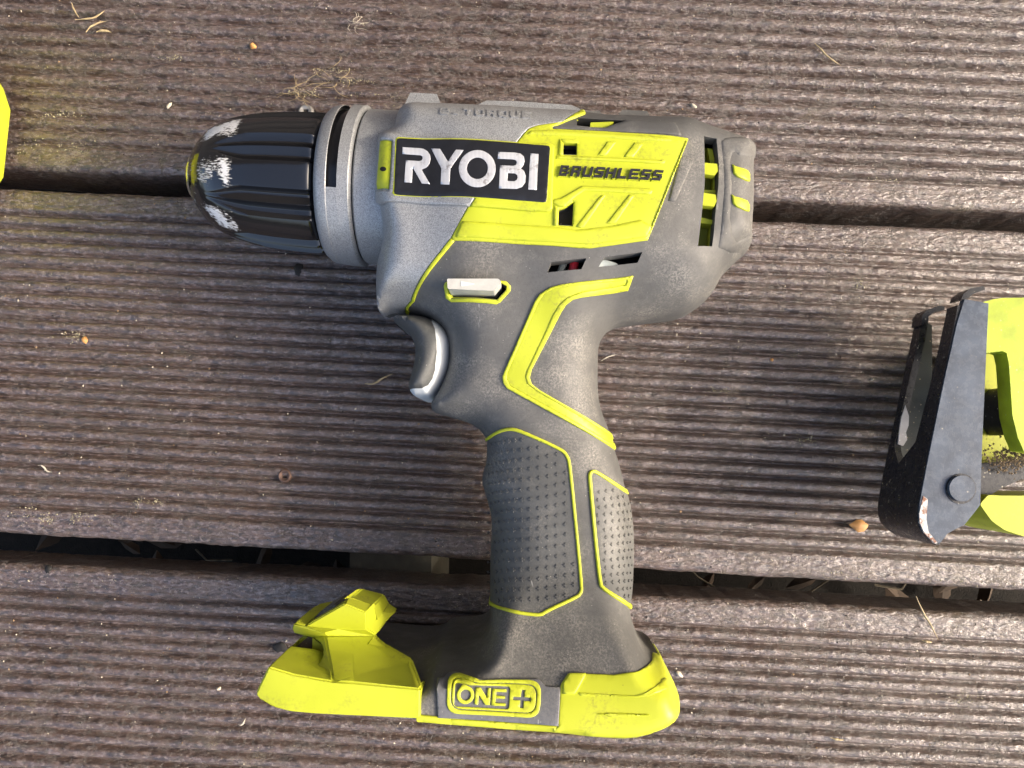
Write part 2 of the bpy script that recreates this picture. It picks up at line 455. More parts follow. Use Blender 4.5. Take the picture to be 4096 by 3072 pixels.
# ================================================================ THE DRILL
drill = thing('cordless_drill', 'grey and lime cordless drill without battery lying on its side on the brown deck', 'drill')
outline = [  # clockwise from the front top corner; a third number is the height the point was traced at
 (1576, 528), (1592, 490), (1600, 452), (1617, 420), (1770, 426), (1888, 431), (2100, 443), (2330, 455), (2420, 466), (2560, 470), (2655, 474), (2751, 473), (2811, 498),
 (2900, 528), (2990, 558), (3014, 580), (3017, 610), (3009, 650), (3010, 780), (3003, 924), (3007, 951), (2979, 1011), (2940, 1050), (2903, 1087), (2876, 1114),
 (2855, 1160), (2827, 1198), (2780, 1240), (2712, 1279), (2633, 1293), (2540, 1303), (2459, 1315), (2430, 1328), (2408, 1351), (2393, 1385), (2390, 1440), (2390, 1553),
 (2396, 1610), (2408, 1655), (2437, 1727), (2455, 1795), (2470, 1835), (2484, 1886), (2501, 1958), (2519, 2025), (2529, 2107), (2531, 2180), (2530, 2242), (2526, 2355), (2517, 2420),
 (2519, 2460), (2530, 2517, 32), (2569, 2566, 40), (2623, 2621, 52), (2661, 2648, 64), (2681, 2679, 74), (2694, 2747), (2706, 2801), (2704, 2856), (2684, 2885), (2614, 2917), (2523, 2941), (2400, 2940), (2252, 2929),
 (2000, 2910), (1800, 2892), (1660, 2877), (1430, 2861), (1262, 2849), (1162, 2842), (1094, 2824), (1040, 2797), (1023, 2774), (1035, 2740),
 (1078, 2676, 80), (1180, 2710, 80), (1329, 2734, 80), (1510, 2750, 80), (1610, 2756, 80), (1672, 2742, 80), (1700, 2710, 80), (1740, 2700, 80), (1821, 2697, 80), (1889, 2676, 80), (1926, 2630, 80), (1958, 2440, 40), (1965, 2405), (1963, 2333), (1965, 2242), (1971, 2129), (1970, 2062),
 (1958, 2016), (1945, 1971), (1932, 1926), (1936, 1890), (1951, 1849), (1952, 1768), (1943, 1748), (1909, 1709), (1861, 1686), (1812, 1673), (1747, 1654), (1728, 1640), (1724, 1613),
 (1739, 1591), (1774, 1526), (1795, 1461), (1797, 1407), (1788, 1353), (1769, 1315), (1725, 1285), (1671, 1271), (1617, 1266), (1590, 1272), (1563, 1280), (1525, 1248), (1514, 1206), (1511, 1120), (1515, 1040), (1530, 980), (1541, 920), (1535, 860), (1512, 845), (1506, 800), (1508, 690), (1514, 560), (1530, 538)]
ctrl = [  # photo x, y, top height, edge rounding, rim height
 (1530, 600, 70, 4, 40), (1525, 780, 70, 4, 40),  (1600, 560, 70, 16, 40), (1600, 750, 71, 10, 40), (1600, 950, 70, 12, 40), (1590, 1120, 66, 15, 40), (1900, 560, 73, 17, 40), (1900, 750, 75, 20, 40), (1900, 1000, 74, 20, 40),
 (2300, 560, 73, 18, 40), (2300, 800, 75, 22, 40), (2300, 1000, 74, 22, 40), (2600, 600, 73, 18, 40), (2600, 850, 75, 22, 40), (2800, 700, 73, 14, 40), (2960, 600, 66, 10, 40),
 (2960, 800, 68, 10, 40), (2940, 950, 68, 12, 40), (2750, 1080, 71, 20, 40), (2550, 1180, 70, 25, 40), (2350, 1200, 68, 20, 40), (2000, 1200, 68, 18, 40), (1700, 1180, 67, 15, 40),
 (1900, 1400, 62, 15, 40), (2150, 1400, 62, 20, 40), (2330, 1500, 60, 18, 40), (2000, 1600, 59, 16, 40), (1830, 1600, 56, 12, 40), (2200, 1750, 58, 20, 40), (2100, 1950, 58, 20, 40),
 (2400, 1950, 58, 20, 40), (2200, 2200, 58, 20, 40), (2430, 2200, 58, 20, 40), (2050, 2150, 58, 20, 40), (2100, 2360, 58, 17, 40), (2400, 2360, 58, 17, 40), (2250, 2500, 62, 13, 34),
 (2450, 2540, 64, 11, 40), (2050, 2480, 60, 9, 30), (2250, 2640, 74, 6, 14), (2520, 2680, 76, 6, 40), (1950, 2600, 72, 5, 10), (1800, 2700, 80, 5, 8), (1700, 2830, 80, 4, 8),
 (2000, 2780, 80, 4, 8), (2000, 2880, 80, 4, 8), (2300, 2780, 80, 5, 8), (2300, 2900, 80, 4, 8), (2520, 2800, 80, 7, 32), (2620, 2850, 79, 8, 36), (1500, 2780, 80, 4, 8), (1300, 2780, 80, 4, 8), (1120, 2750, 80, 3.5, 8), (1060, 2780, 80, 3, 8), (1080, 2700, 80, 3.5, 8)]
BODY = Surf(outline, ctrl)

# openings in the shell
h_slot1 = px('B', (1300, 1378), (1560, 1350), (1522, 1432), (1268, 1457))
h_slot2 = px('B', (1690, 1342), (1972, 1305), (1937, 1384), (1648, 1414))
h_sq1 = px('B', (1390, 500), (1490, 504), (1486, 588), (1388, 585))
h_sq2 = px('B', (1466, 932), (1456, 1110), (1352, 1105), (1356, 990), (1400, 975))
h_rear = px('L', (240, 300), (345, 320), (365, 540), (362, 700), (335, 950), (308, 1215), (190, 1212), (222, 950), (246, 700), (246, 500))
h_top = px('B', (1490, 318), (1850, 335), (1700, 388), (1590, 384), (1488, 372))
h_sw = px('D', (722, 240), (1110, 238), (1155, 265), (1150, 295), (1085, 366), (745, 356), (724, 325))
HOLES = [h_slot1, h_slot2, h_rear, h_top, h_sw]
def body_shell():
    hw = [BODY.hit(h) for h in HOLES] + [BODY.hit(h_sq1), BODY.hit(h_sq2)]
    O = resample(BODY.poly, 2.0)
    loops = [O] + [resample(h, 1.5) for h in hw]
    V, T = tri(O, hw, BODY, 1.5, False)
    # rim rings
    return V, T, hw
def body_mesh():
    hw = [BODY.hit(h) for h in HOLES] + [BODY.hit(h_sq1), BODY.hit(h_sq2)]
    P = BODY.poly; big = np.array([[P[:, 0].min() - 5, P[:, 1].min() - 5], [P[:, 0].max() + 5, P[:, 1].min() - 5], [P[:, 0].max() + 5, P[:, 1].max() + 5], [P[:, 0].min() - 5, P[:, 1].max() + 5]])
    V, T = tri(big, hw, BODY, 1.4, True)
    X = np.column_stack([V, BODY.H(V)]); rim = dist(P, V) < 1e-3
    X[rim, 2] = BODY.field(V[rim])[2]
    faces = [tuple(f) for f in T]; n0 = len(X)
    # hole walls
    B = border(T); B = [(u, v) for u, v in B if not (rim[u] and rim[v])]
    idx = sorted({i for e in B for i in e}); mp = {v: n0 + k for k, v in enumerate(idx)}
    low = X[idx].copy(); low[:, 2] -= 5
    faces += [(v, u, mp[u], mp[v]) for u, v in B]; allv = [X, low]; n0 += len(low)
    # lower half
    V2, T2 = tri(big, [], BODY, 2.5, True)
    X2 = np.column_stack([V2, BODY.bottom(V2)]); r2 = dist(P, V2) < 1e-3; X2[r2, 2] = BODY.field(V2[r2])[2]
    faces += [(a + n0, c + n0, b + n0) for a, b, c in T2]; allv.append(X2)
    return to_obj('rubber_housing', np.vstack(allv), faces, MO, drill, sharp=60)
shell = body_mesh()
shell['label'] = 'dark grey dusty rubber covered housing and handle'

lap('# ---- silver front')
# ---- silver front housing, lime panel, seams
lip = px('B', (1530, 262), (1500, 275), (1380, 345), (1300, 356), (1200, 370), (1135, 392), (1095, 432), (1040, 500), (730, 915), (690, 962), (560, 1200), (265, 1659))
low = px('D', (395, 470), (385, 482), (345, 489), (310, 500), (280, 560), (100, 500))
silver = lip + low + px('P', (1380, 1250), (1380, 330), (2330, 330))
patch('front_housing', silver, MS, drill, BODY, .45, res=1.4)
limeo = px('B', (1530, 262), (1552, 282), (1480, 312), (1310, 384), (1310, 394), (1700, 414), (2200, 446)) + px('C', (1188, 460), (1205, 468), (905, 1215), (480, 1275), (400, 1272)) + \
    px('B', (1300, 1255), (578, 1218), (561, 1200), (690, 962), (730, 915), (1040, 500), (1095, 432), (1135, 392), (1200, 370), (1300, 356), (1380, 345), (1500, 275))
panel = patch('side_panel', limeo, ML, drill, BODY, .7, holes=[h_sq1, h_sq2], res=1.2, bev=.5)
panel['label'] = 'lime yellow side panel with raised ribs'
seam = px('B', (561, 1200), (585, 1220), (292, 1659)) + px('D', (430, 468), (388, 482), (384, 474)) + px('B', (268, 1659))
patch('lime_seam', seam, ML, drill, BODY, .75, res=1.5, bev=.3)
def rib(pts, off=1.3, name='panel_rib', par=panel, bev=.5): return patch(name, pts, ML, par, BODY, off, res=1.2, bev=bev)
rib(px('B', (1338, 592), (2145, 626), (2132, 655), (1338, 616)))
rib(px('B', (1312, 915), (1375, 905), (1530, 815), (2050, 838), (2040, 880), (1545, 852), (1480, 895), (1400, 968), (1365, 968), (1312, 945)))
rib(px('B', (1640, 590), (1715, 487), (1783, 490), (1700, 598)), 1.1)
rib(px('B', (1835, 600), (1915, 495), (1985, 500), (1905, 606)), 1.1)
rib(px('C', (375, 1115), (560, 884), (596, 886), (430, 1128)), 1.1)
rib(px('C', (600, 1090), (770, 880), (813, 882), (668, 1094)), 1.1)
rib(px('B', (592, 1192), (640, 1070), (1335, 1112), (1480, 1135), (1740, 1105), (1960, 1060)) + px('C', (945, 1110), (900, 1190), (478, 1245), (300, 1235)), 1.25, 'panel_border', bev=.9)
rib(px('B', (1150, 405), (1300, 400), (1700, 425), (2170, 455)) + px('C', (1165, 485), (1150, 500), (800, 480), (600, 462)) + px('B', (1330, 445), (1110, 440)), 1.15, 'panel_border', bev=.8)
rib(px('C', (1188, 478), (1198, 480), (925, 1165), (912, 1165)), 1.2, 'panel_border', bev=.3)
lap('# name plate and the frame')
# name plate and the frame round it
fr_out = px('B', (22, 850), (50, 480), (62, 442), (92, 430), (600, 462), (1030, 492))
frS = px('B', (22, 905), (24, 845), (108, 842), (132, 480), (52, 476), (60, 442), (90, 428), (560, 458), (1030, 494), (1010, 530), (560, 500), (180, 470), (150, 880), (690, 908), (700, 958), (60, 945), (35, 930))
frS = px('B', (22, 845), (108, 840), (130, 480), (52, 476), (60, 442), (90, 428), (560, 458), (1030, 494), (700, 962), (60, 945), (32, 928), (22, 890))
frame = patch('plate_frame', frS, MS, drill, BODY, 1.7, res=1.3, bev=.6, skirt=2.2)
frL = px('B', (1030, 494), (1295, 502), (1322, 525), (1308, 980), (1288, 1003), (1180, 1000), (700, 962))
patch('plate_frame', frL, ML, drill, BODY, 1.72, res=1.3, bev=.6, skirt=2.2)['label'] = 'lime right half of the name plate frame'
patch('frame_edge', px('B', (150, 466), (172, 456), (1285, 516), (1296, 533), (1270, 935), (1254, 943), (146, 886), (132, 868)), ML, drill, BODY, 1.8, res=2, bev=.2)
plate = patch('name_plate', soften(px('B', (160, 462), (1292, 522), (1265, 938), (140, 880)), 12), m_plain('plate_black', (.016, .017, .021), .3, 0, .2, .02), drill, BODY, 2.0, res=1.6, bev=.25)
plate['label'] = 'black name plate with silver lettering'
patch('frame_window', px('B', (50, 482), (124, 486), (104, 836), (27, 834)), ML, drill, BODY, .9, res=1.4, bev=.2)
th = np.linspace(0, 2 * math.pi, 13)[:-1]
def circ(reg, cx, cy, r, ry=None, n=14):
    th = np.linspace(0, 2 * math.pi, n + 1)[:-1]
    return px(reg, *[(cx + r * math.cos(t), cy + (ry or r) * math.sin(t)) for t in th])
patch('screw_hole_disc', circ('B', 68, 692, 19, 17), MBLK, drill, BODY, 1.0, res=1, bev=0)  # flat black disc; the dark of the hole is its colour
lap('# lettering on the plate')
# lettering on the plate (brand name as it stands)
def m_foil():
    m = Mt('silver_foil', .35, .25)
    st = m.n('ShaderNodeTexWave'); st.inputs['Scale'].default_value = .75; mp = m.stretch((1, -1, 0)); m.l(mp, st.inputs[0])
    c = m.mix(m.ramp(st.outputs[1], .2, .8), (.5, .52, .54), (.74, .75, .77))
    wr = m.math('MULTIPLY', m.ramp(m.noise(.12, 3), .55, .66), m.ramp(m.noise(1.2, 3, .7), .45, .6))
    m.color(m.mix(m.math('MULTIPLY', wr, .7), c, (.2, .18, .17))); return m.m
MF = m_foil(); GL = dict(res=1.4, bev=.06, skirt=.3)
def glyph(name, pts, off, mat, par, holes=()): return patch(name, pts, mat, par, BODY, off, holes, **GL)
def arc(cx, cy, rx, ry, a0, a1, n=10): return [(cx + rx * math.cos(math.radians(a0 + (a1 - a0) * i / n)), cy + ry * math.sin(math.radians(a0 + (a1 - a0) * i / n))) for i in range(n + 1)]
R_ = [(205, 532), (335, 540)] + [(365, 545), (395, 562), (415, 592), (418, 620), (410, 655), (390, 680), (362, 692), (350, 697), (415, 803), (352, 799), (282, 682), (275, 793), (218, 790), (230, 628), (330, 635), (350, 630), (358, 615), (355, 600), (340, 592), (203, 582)]
glyph('letter_r', px('B', *R_), 2.12, MF, plate)
glyph('letter_y', px('B', (423, 542), (490, 545), (547, 640), (603, 552), (658, 556), (565, 690), (558, 808), (495, 805), (500, 690)), 2.12, MF, plate)
glyph('letter_o', px('B', *arc(757, 692, 133, 136, 0, 360, 40)[:-1]), 2.12, MF, plate, holes=[px('B', *arc(757, 690, 76, 79, 0, 360, 30)[:-1])])
B_ = [(908, 570), (1030, 575), (1070, 582), (1098, 605), (1103, 640), (1090, 675), (1075, 692), (1098, 710), (1112, 745), (1108, 790), (1085, 825), (1045, 840), (914, 836), (922, 668), (1020, 673), (1040, 665), (1045, 645), (1035, 630), (1015, 625), (905, 620)]
glyph('letter_b', px('B', *B_), 2.12, MF, plate, holes=[px('B', (980, 725), (1030, 728), (1048, 740), (1052, 758), (1045, 775), (1028, 785), (977, 783))])
glyph('letter_i', px('B', (1145, 580), (1205, 586), (1192, 848), (1130, 844)), 2.12, MF, plate)
lap('# block lettering')
# block lettering from stroke rectangles in a 0..1 box
LET = {'B': [(0, 0, .28, 1), (.28, .80, .85, 1), (.28, .42, .85, .6), (.28, 0, .85, .2), (.7, .62, .98, .78), (.7, .22, 1, .4)], 'R': [(0, 0, .28, .8), (0, .8, .92, 1), (.72, .58, 1, .8), (.28, .38, .9, .58), (.66, 0, .96, .38)],
       'U': [(0, .2, .28, 1), (.72, .2, 1, 1), (.08, 0, .92, .2)], 'S': [(.08, .79, 1, 1), (0, .6, .32, .79), (.05, .4, .95, .6), (.68, .21, 1, .4), (0, 0, .92, .21)], 'H': [(0, 0, .28, 1), (.72, 0, 1, 1), (.28, .41, .72, .59)],
       'L': [(0, .22, .32, 1), (0, 0, .95, .22)], 'E': [(0, 0, .28, 1), (.28, .81, 1, 1), (.28, .41, .9, .59), (.28, 0, 1, .19)],
       'e': [(0, .2, .2, .8), (.1, .8, .9, 1), (.3, .45, 1, .6), (.8, .6, 1, .8), (.1, 0, .9, .2)], '-': [(.2, .1, .7, .3)], 'T': [(0, .8, 1, 1), (.4, 0, .6, .8)], 'O': [(0, .2, .2, .8), (.8, .2, 1, .8), (.1, .8, .9, 1), (.1, 0, .9, .2)],
       'Q': [(0, .2, .2, .8), (.8, .2, 1, .8), (.1, .8, .9, 1), (.1, 0, .9, .2), (.55, -.12, 1, .0)]}
def word(text, reg, p0, p1, hgt, slant, off, mat, par, name, gap=.2, thin=False):
    """stroke letters along p0->p1 (bottom line), height in zoom px; one mesh per letter"""
    p0, p1 = np.array(p0, float), np.array(p1, float); n = len(text); u = (p1 - p0) / n; up = np.array([slant, -hgt])
    for i, ch in enumerate(text):
        V, Fc = [], []
        for (a, b, c, d) in LET[ch]:
            if thin:
                q = .0
            q = [p0 + u * (i + (1 - gap) * x) + up * y for x, y in ((a, b), (c, b), (c, d), (a, d))]
            Q = BODY.hit(px(reg, *q), off); z = BODY.H(Q); nn = BODY.normal(Q)
            k = len(V); V += list(np.column_stack([Q, z]) + nn * off) + list(np.column_stack([Q, z]) + nn * (off - .9))
            Fc += [(k + 3, k + 2, k + 1, k)] + [(k + j, k + (j + 1) % 4, k + 4 + (j + 1) % 4, k + 4 + j) for j in range(4)]
        me = to_obj(name % ch.lower() if '%' in name else name, V, Fc, mat, par, smooth=False)
        bm = bmesh.new(); bm.from_mesh(me.data); bmesh.ops.recalc_face_normals(bm, faces=bm.faces); bm.to_mesh(me.data); bm.free()
MBT = m_plain('letter_black', (.022, .022, .028), .45)
word('BRUSHLESS', 'B', (1352, 742), (2122, 778), 74, 20, 1.62, MBT, panel, 'letter_%s', .17)
word('BRUSHLESS', 'B', (1350, 752), (2122, 790), 76, 20, 1.1, ML, panel, 'letter_rim', .1)
word('e-TORQUE', 'K', (512, 290), (1435, 332), 62, 4, .8, MS, drill, 'letter_%s'.replace('%s', 'emboss'), .22)
lap('# inner edges of the square')
# inner edges of the square vents, tall ribs beside them
rib(px('B', (1362, 468), (1388, 500), (1385, 590), (1352, 588)), 1.3, 'vent_cheek')
rib(px('B', (1322, 955), (1352, 985), (1350, 1108), (1316, 1104)), 1.3, 'vent_cheek')
patch('vent_surround', px('B', (1372, 470), (1500, 476), (1492, 592), (1494, 590), (1492, 503), (1388, 498)), ML, panel, BODY, 1.0, res=1.2, bev=.2)
# dark floor plates behind the openings; the shade inside is their colour
def cavity(hp, dz, mat=MBLK, name='vent_dark_floor', grow=1.5):
    Q = ccw(BODY.hit(hp)); n = normals2(Q); Q = Q + n * grow
    z = BODY.H(Q).min() - dz
    return to_obj(name, np.column_stack([Q, np.full(len(Q), z)]), [tuple(range(len(Q)))], mat, drill, smooth=False)
for h, dz in ((h_slot1, 9), (h_slot2, 9), (h_sq1, 6), (h_rear, 14), (h_top, 5), (h_sw, 5)): cavity(h, dz)
cavity(h_sq2, 4, m_speck('sawdust_dark', (.05, .04, .03), (.35, .28, .18), .8, .6))
# wires seen through the two lower slots
def wire(name, pts, dz, r, mat):
    Q = BODY.hit(pts); z = BODY.H(Q) - dz; return tube(name, np.column_stack([Q, z]), r, mat, drill, 10)
wire('red_wire', px('B', (1460, 1480), (1472, 1400), (1478, 1340)), 5, 1.5, m_plain('wire_red', (.5, .02, .03), .4))
wire('grey_wire', px('B', (1360, 1480), (1375, 1420), (1400, 1345)), 6, 1.2, m_plain('wire_grey', (.25, .28, .26), .4))
wire('grey_wire', px('B', (1290, 1450), (1350, 1460)), 6, 1.2, m_plain('wire_dark', (.12, .14, .16), .4))
wire('pale_wire', px('B', (1600, 1400), (1690, 1390), (1760, 1410), (1800, 1460)), 4.5, 2.6, m_plain('wire_pale', (.38, .43, .44), .4))
lap('# rear vent louvres')
# rear vent louvres and lime bits
def slat(pts, dz, name='vent_louvre', mat=ML, th=3):
    Q = BODY.hit(pts); z = float(BODY.H(Q).mean()) - dz
    return prism(name, at_z(pts, z), z, z - th, mat, drill, .4, world=True)
slat(px('L', (240, 519), (350, 530), (357, 590), (330, 627), (242, 614)), -.2)
slat(px('L', (230, 768), (338, 785), (346, 840), (325, 885), (225, 874)), -.2)
slat(px('L', (200, 970), (325, 1000), (320, 1030), (190, 1020)), 4, th=5)
slat(px('L', (240, 745), (340, 750), (340, 775), (240, 770)), 4)
slat(px('L', (270, 400), (310, 412), (335, 520), (330, 1000), (300, 1215), (275, 1215), (310, 950), (315, 640)), 5, 'vent_side_wall')
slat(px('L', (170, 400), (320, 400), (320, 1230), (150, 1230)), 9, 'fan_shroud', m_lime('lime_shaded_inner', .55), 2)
for dx, dy in ((0, 0), (-5, 250)):
    patch('rear_tab', px('L', *[(x + dx, y + dy) for x, y in ((478, 530), (505, 548), (600, 580), (618, 615), (618, 672), (588, 664), (520, 635), (490, 605))]), ML, drill, BODY, .7, res=1.2, bev=.4)
patch('rear_bumper', px('L', (420, 300), (560, 300), (700, 380), (720, 480), (640, 500), (530, 470), (500, 440), (480, 470), (475, 520), (485, 700), (478, 900), (468, 980), (490, 1120), (520, 1160), (620, 1110), (700, 1150), (560, 1330), (460, 1290), (345, 1240), (375, 1000), (400, 700), (392, 520), (372, 330)), MO, drill, BODY, .3, res=1.3, bev=1.6)
patch('flank_ridge', px('C', (1150, 590), (1230, 610), (1240, 640), (1110, 930), (1060, 925)), MO, drill, BODY, .5, res=1.5, bev=.5)
# top rails: ribs that stand up along the spine of the housing
rail = lambda pts, z1, z0, mat, name='top_rail', b=.8: prism(name, pts, z1, z0, mat, drill, b)
rail(px('P', (1607, 436), (1617, 421), (1641, 370), (1747, 376), (1768, 428), (1765, 450), (1607, 446)), 52, 30, MS, 'front_rail')
rail(px('K', (825, 235), (845, 210), (975, 152), (1250, 158), (1810, 196), (1915, 246), (1800, 300), (825, 250)), 50, 30, MS, 'middle_rail')
rail(px('B', (1532, 300), (1545, 263), (1655, 266), (1692, 300), (1692, 330), (1532, 330)), 48, 30, MO, 'rear_rail')
rail(px('B', (1785, 310), (1822, 255), (2005, 265), (2045, 330), (2040, 345), (1785, 345)), 50, 30, MO, 'rear_rail')
rail(px('B', (1690, 292), (1785, 294), (1785, 330), (1690, 330)), 42, 30, ML, 'lime_rail')
rail(px('B', (2040, 325), (2130, 330), (2130, 350), (2040, 350)), 42, 30, ML, 'lime_rail')
patch('top_grey_strip', px('B', (1280, 383), (1360, 372), (1490, 372), (1590, 384), (1700, 390), (1900, 335), (2212, 350), (2260, 445), (1700, 412), (1310, 394)), MO, drill, BODY, .5, res=1.4, bev=.3)
slat(px('B', (1590, 350), (1760, 345), (1710, 388), (1585, 388)), 1.5, 'lime_insert', ML)
# ---- direction switch
ring_o = px('D', (722, 226), (1110, 223), (1152, 228), (1187, 265), (1182, 300), (1108, 383), (1078, 398), (748, 381), (708, 352), (692, 262), (700, 238))
patch('switch_surround', ring_o, ML, drill, BODY, .5, holes=[h_sw], res=1.2, bev=.3)
zs = float(BODY.H(BODY.hit(px('D', (900, 300))))[0]) + 5.5
sw = prism('direction_switch', soften(px('D', (715, 211), (1096, 211), (1117, 238), (1063, 302), (720, 286)), 6, 3), zs, zs - 12, MW, drill, .5)
prism('arrow_mark', px('D', (818, 229), (922, 250), (820, 268)), zs + .12, zs - .5, m_plain('pale_mark', (.72, .72, .68), .4), sw, 0)
# ---- lime flash on the handle
fo = px('D', (2090, 185), (2050, 290), (1700, 345), (1640, 362), (1590, 402), (1560, 450), (1340, 880), (1326, 940), (1342, 988), (1400, 1032), (1905, 1345), (1990, 1400), (1990, 1492), (1942, 1467), (1160, 1020), (1130, 980), (1124, 930), (1140, 888), (1360, 380), (1400, 320), (1480, 270), (1560, 250))
fi = px('D', (2044, 212), (2034, 248), (1700, 305), (1600, 346), (1540, 402), (1500, 470), (1310, 880), (1295, 930), (1310, 985), (1380, 1040), (1920, 1378), (1945, 1430), (1900, 1412), (1180, 1000), (1155, 950), (1160, 900), (1385, 385), (1430, 320), (1500, 281))
patch('handle_flash', fo, ML, drill, BODY, .75, holes=[fi], res=1.2, bev=.3)
patch('flash_inlay', fi, m_lime('lime_inlay_darker', .93), drill, BODY, .45, res=1.2, bev=.1)  # inlay in a slightly darker lime
lap('# ---- grip:')
# ---- grip: piping lines, panels, raised crosses
p1 = px('E', (300, 145), (335, 122), (400, 72), (470, 42), (540, 32), (620, 50), (980, 212), (1035, 265), (1062, 350), (1168, 1440), (1160, 1495), (1120, 1530), (850, 1655)) + px('G', (810, 472), (700, 466), (560, 443), (420, 400), (365, 365), (340, 340))
p2 = px('E', (1600, 620), (1540, 583), (1300, 420), (1260, 408), (1238, 430), (1236, 480), (1325, 1400), (1352, 1455), (1580, 1597), (1640, 1640))
g1 = p1[:12] + p1[12:] + px('E', (200, 1500), (200, 200)); g2 = p2 + px('E', (1750, 1600), (1750, 620))
def hitline(P, closed=False): return BODY.hit(P)
patch('front_grip', g1, MG, drill, BODY, .35, res=1.4, bev=.3)
patch('rear_grip', g2, MG, drill, BODY, .35, res=1.4, bev=.3)
patch('grip_piping', buffer(chaikin(p1, 2, False), 12.5), ML, drill, BODY, .85, res=1.2, bev=.35)
patch('grip_piping', buffer(chaikin(p2, 2, False), 12.5), ML, drill, BODY, .85, res=1.2, bev=.35)
def crosses():
    g1p = np.array(g1); g2p = np.array(g2); C, SZ = [], []
    def put(q, s): C.append(q); SZ.append(s)
    for r in range(17):
        xs = 345.
        stp = 26. + (r % 2) * 6
        while xs < 1110:
            y = 178 + r * 87 - (xs - 345) * (.17 - .006 * r) + 6 * math.sin(xs * .01)
            q = px('E', (xs, y))[0]
            if inside(g1p, np.array([q]))[0] and dist(g1p, np.array([q]))[0] > 17: put(q, 7.8 * min(1, stp / 50))
            xs += stp; stp = min(78, stp * 1.16)
        xs = 1600. - (r % 2) * 12; stp = 26
        while xs > 1280:
            y = 560 + r * 68 + (1600 - xs) * .12
            q = px('E', (xs, y))[0]
            if r < 15 and inside(g2p, np.array([q]))[0] and dist(g2p, np.array([q]))[0] > 17: put(q, 6.8 * min(1, stp / 46))
            xs -= stp; stp = min(60, stp * 1.3)
    ctr = BODY.hit(C, .35); SZ = np.array(SZ) / 12.2
    sh = np.array(((-1, -.3), (-.3, -.3), (-.3, -1), (.3, -1), (.3, -.3), (1, -.3), (1, .3), (.3, .3), (.3, 1), (-.3, 1), (-.3, .3), (-1, .3)))
    Q = (ctr[:, None] + sh[None] * SZ[:, None, None]).reshape(-1, 2)
    z = BODY.H(Q); n = BODY.normal(Q); X = np.column_stack([Q, z]); V, Fc = [], []
    for i in range(len(ctr)):
        a = slice(12 * i, 12 * i + 12)
        if n[a, 2].min() < .22: continue
        k = len(V); V.extend(X[a] + n[a] * .66); V.extend(X[a] + n[a] * .2)
        Fc.append(tuple(range(k, k + 12))); Fc.extend([(k + (j + 1) % 12, k + j, k + 12 + j, k + 12 + (j + 1) % 12) for j in range(12)])
    o = to_obj('grip_crosses', V, Fc, MG, drill, smooth=False)
    bm = bmesh.new(); bm.from_mesh(o.data); bmesh.ops.recalc_face_normals(bm, faces=bm.faces); bm.to_mesh(o.data); bm.free()
    o['kind'] = 'stuff'
crosses()
lap('# ---- trigger')
# ---- trigger
TRIG = Surf(px('M', (215, 345), (345, 330), (560, 345), (760, 420), (900, 540), (980, 700), (990, 850), (960, 1050), (880, 1230), (760, 1370), (700, 1356), (600, 1352), (520, 1333), (450, 1280), (416, 1215), (414, 1180), (430, 1090), (490, 880), (495, 750), (470, 640), (400, 540), (320, 480), (240, 435)),
            [(1620, 1400, 57, 6.5, 38), (1700, 1500, 58, 6.5, 38), (1600, 1280, 55, 6, 38)], sigma=12, smooth=1, step=1.5)
tb = ccw(TRIG.poly)
tcut = px('M', (690, 380), (722, 500), (742, 640), (746, 780), (722, 1000), (692, 1100), (640, 1180), (565, 1216), (430, 1228), (380, 1240))
patch('trigger', tcut + px('M', (300, 1000), (100, 300), (600, 250)), MG, drill, TRIG, 0.02, res=1.3, bev=0, skirt=24, down=True)
patch('trigger_side', tcut + px('M', (380, 1420), (1100, 1420), (1100, 380)), MTG, drill, TRIG, 0.05, res=1.3, bev=0, skirt=24, down=True)
lap('# ---- foot:')
# ---- foot: lime shell, badge plate
foot = px('F', (1700, 1352), (2212, 1398)) + \
    px('G', (0, 1388), (955, 1455), (975, 1110), (985, 1080), (1045, 992), (1210, 992), (1450, 1002), (1600, 980), (1700, 948), (1785, 885), (1822, 815), (1900, 760), (2150, 900), (2150, 1650), (0, 1650)) + px('F', (1700, 1500))
patch('foot_shell', foot, ML, drill, BODY, .7, res=1.5, bev=.4)['label'] = 'lime yellow battery foot shell'
def facets(name, vz, faces, mat, drop, bev=.5, zoff=0.):
    """moulded faceted part: every corner has its photo position and its own height; the open border is walled down"""
    keys = list(vz); X = {k: np.append(at_z(px('F', v[:2]), v[2] + zoff)[0], v[2] + zoff) for k, v in vz.items()}
    bm = bmesh.new(); V = {k: bm.verts.new(tuple(X[k] * .001)) for k in keys}
    for f in faces:
        P = np.array([X[k][:2] for k in f]); bm.faces.new([V[k] for k in (f if area(P) > 0 else f[::-1])])
    dr = {V[k]: (drop(k) if callable(drop) else drop) for k in keys}
    for e in [e for e in bm.edges if len(e.link_faces) == 1]:
        l = e.link_loops[0]; u, v = l.vert, l.link_loop_next.vert
        bm.faces.new([v, u, *(bm.verts.new((w_.co.x, w_.co.y, max(.002, w_.co.z - dr[w_] * .001))) for w_ in (u, v))])
    bmesh.ops.remove_doubles(bm, verts=bm.verts, dist=1e-6)
    ed = [e for e in bm.edges if len(e.link_faces) == 2 and e.calc_face_angle(0) > math.radians(8)]
    bmesh.ops.bevel(bm, geom=ed, offset=bev * .001, segments=3, affect='EDGES', clamp_overlap=True)
    bmesh.ops.triangulate(bm, faces=[f for f in bm.faces if len(f.verts) > 4])
    me = bpy.data.meshes.new(name); bm.to_mesh(me); bm.free(); me.materials.append(mat)
    me.shade_smooth(); me.set_sharp_from_angle(angle=math.radians(30))
    o = bpy.data.objects.new(name, me); COL.objects.link(o); o.parent = drill
    return o
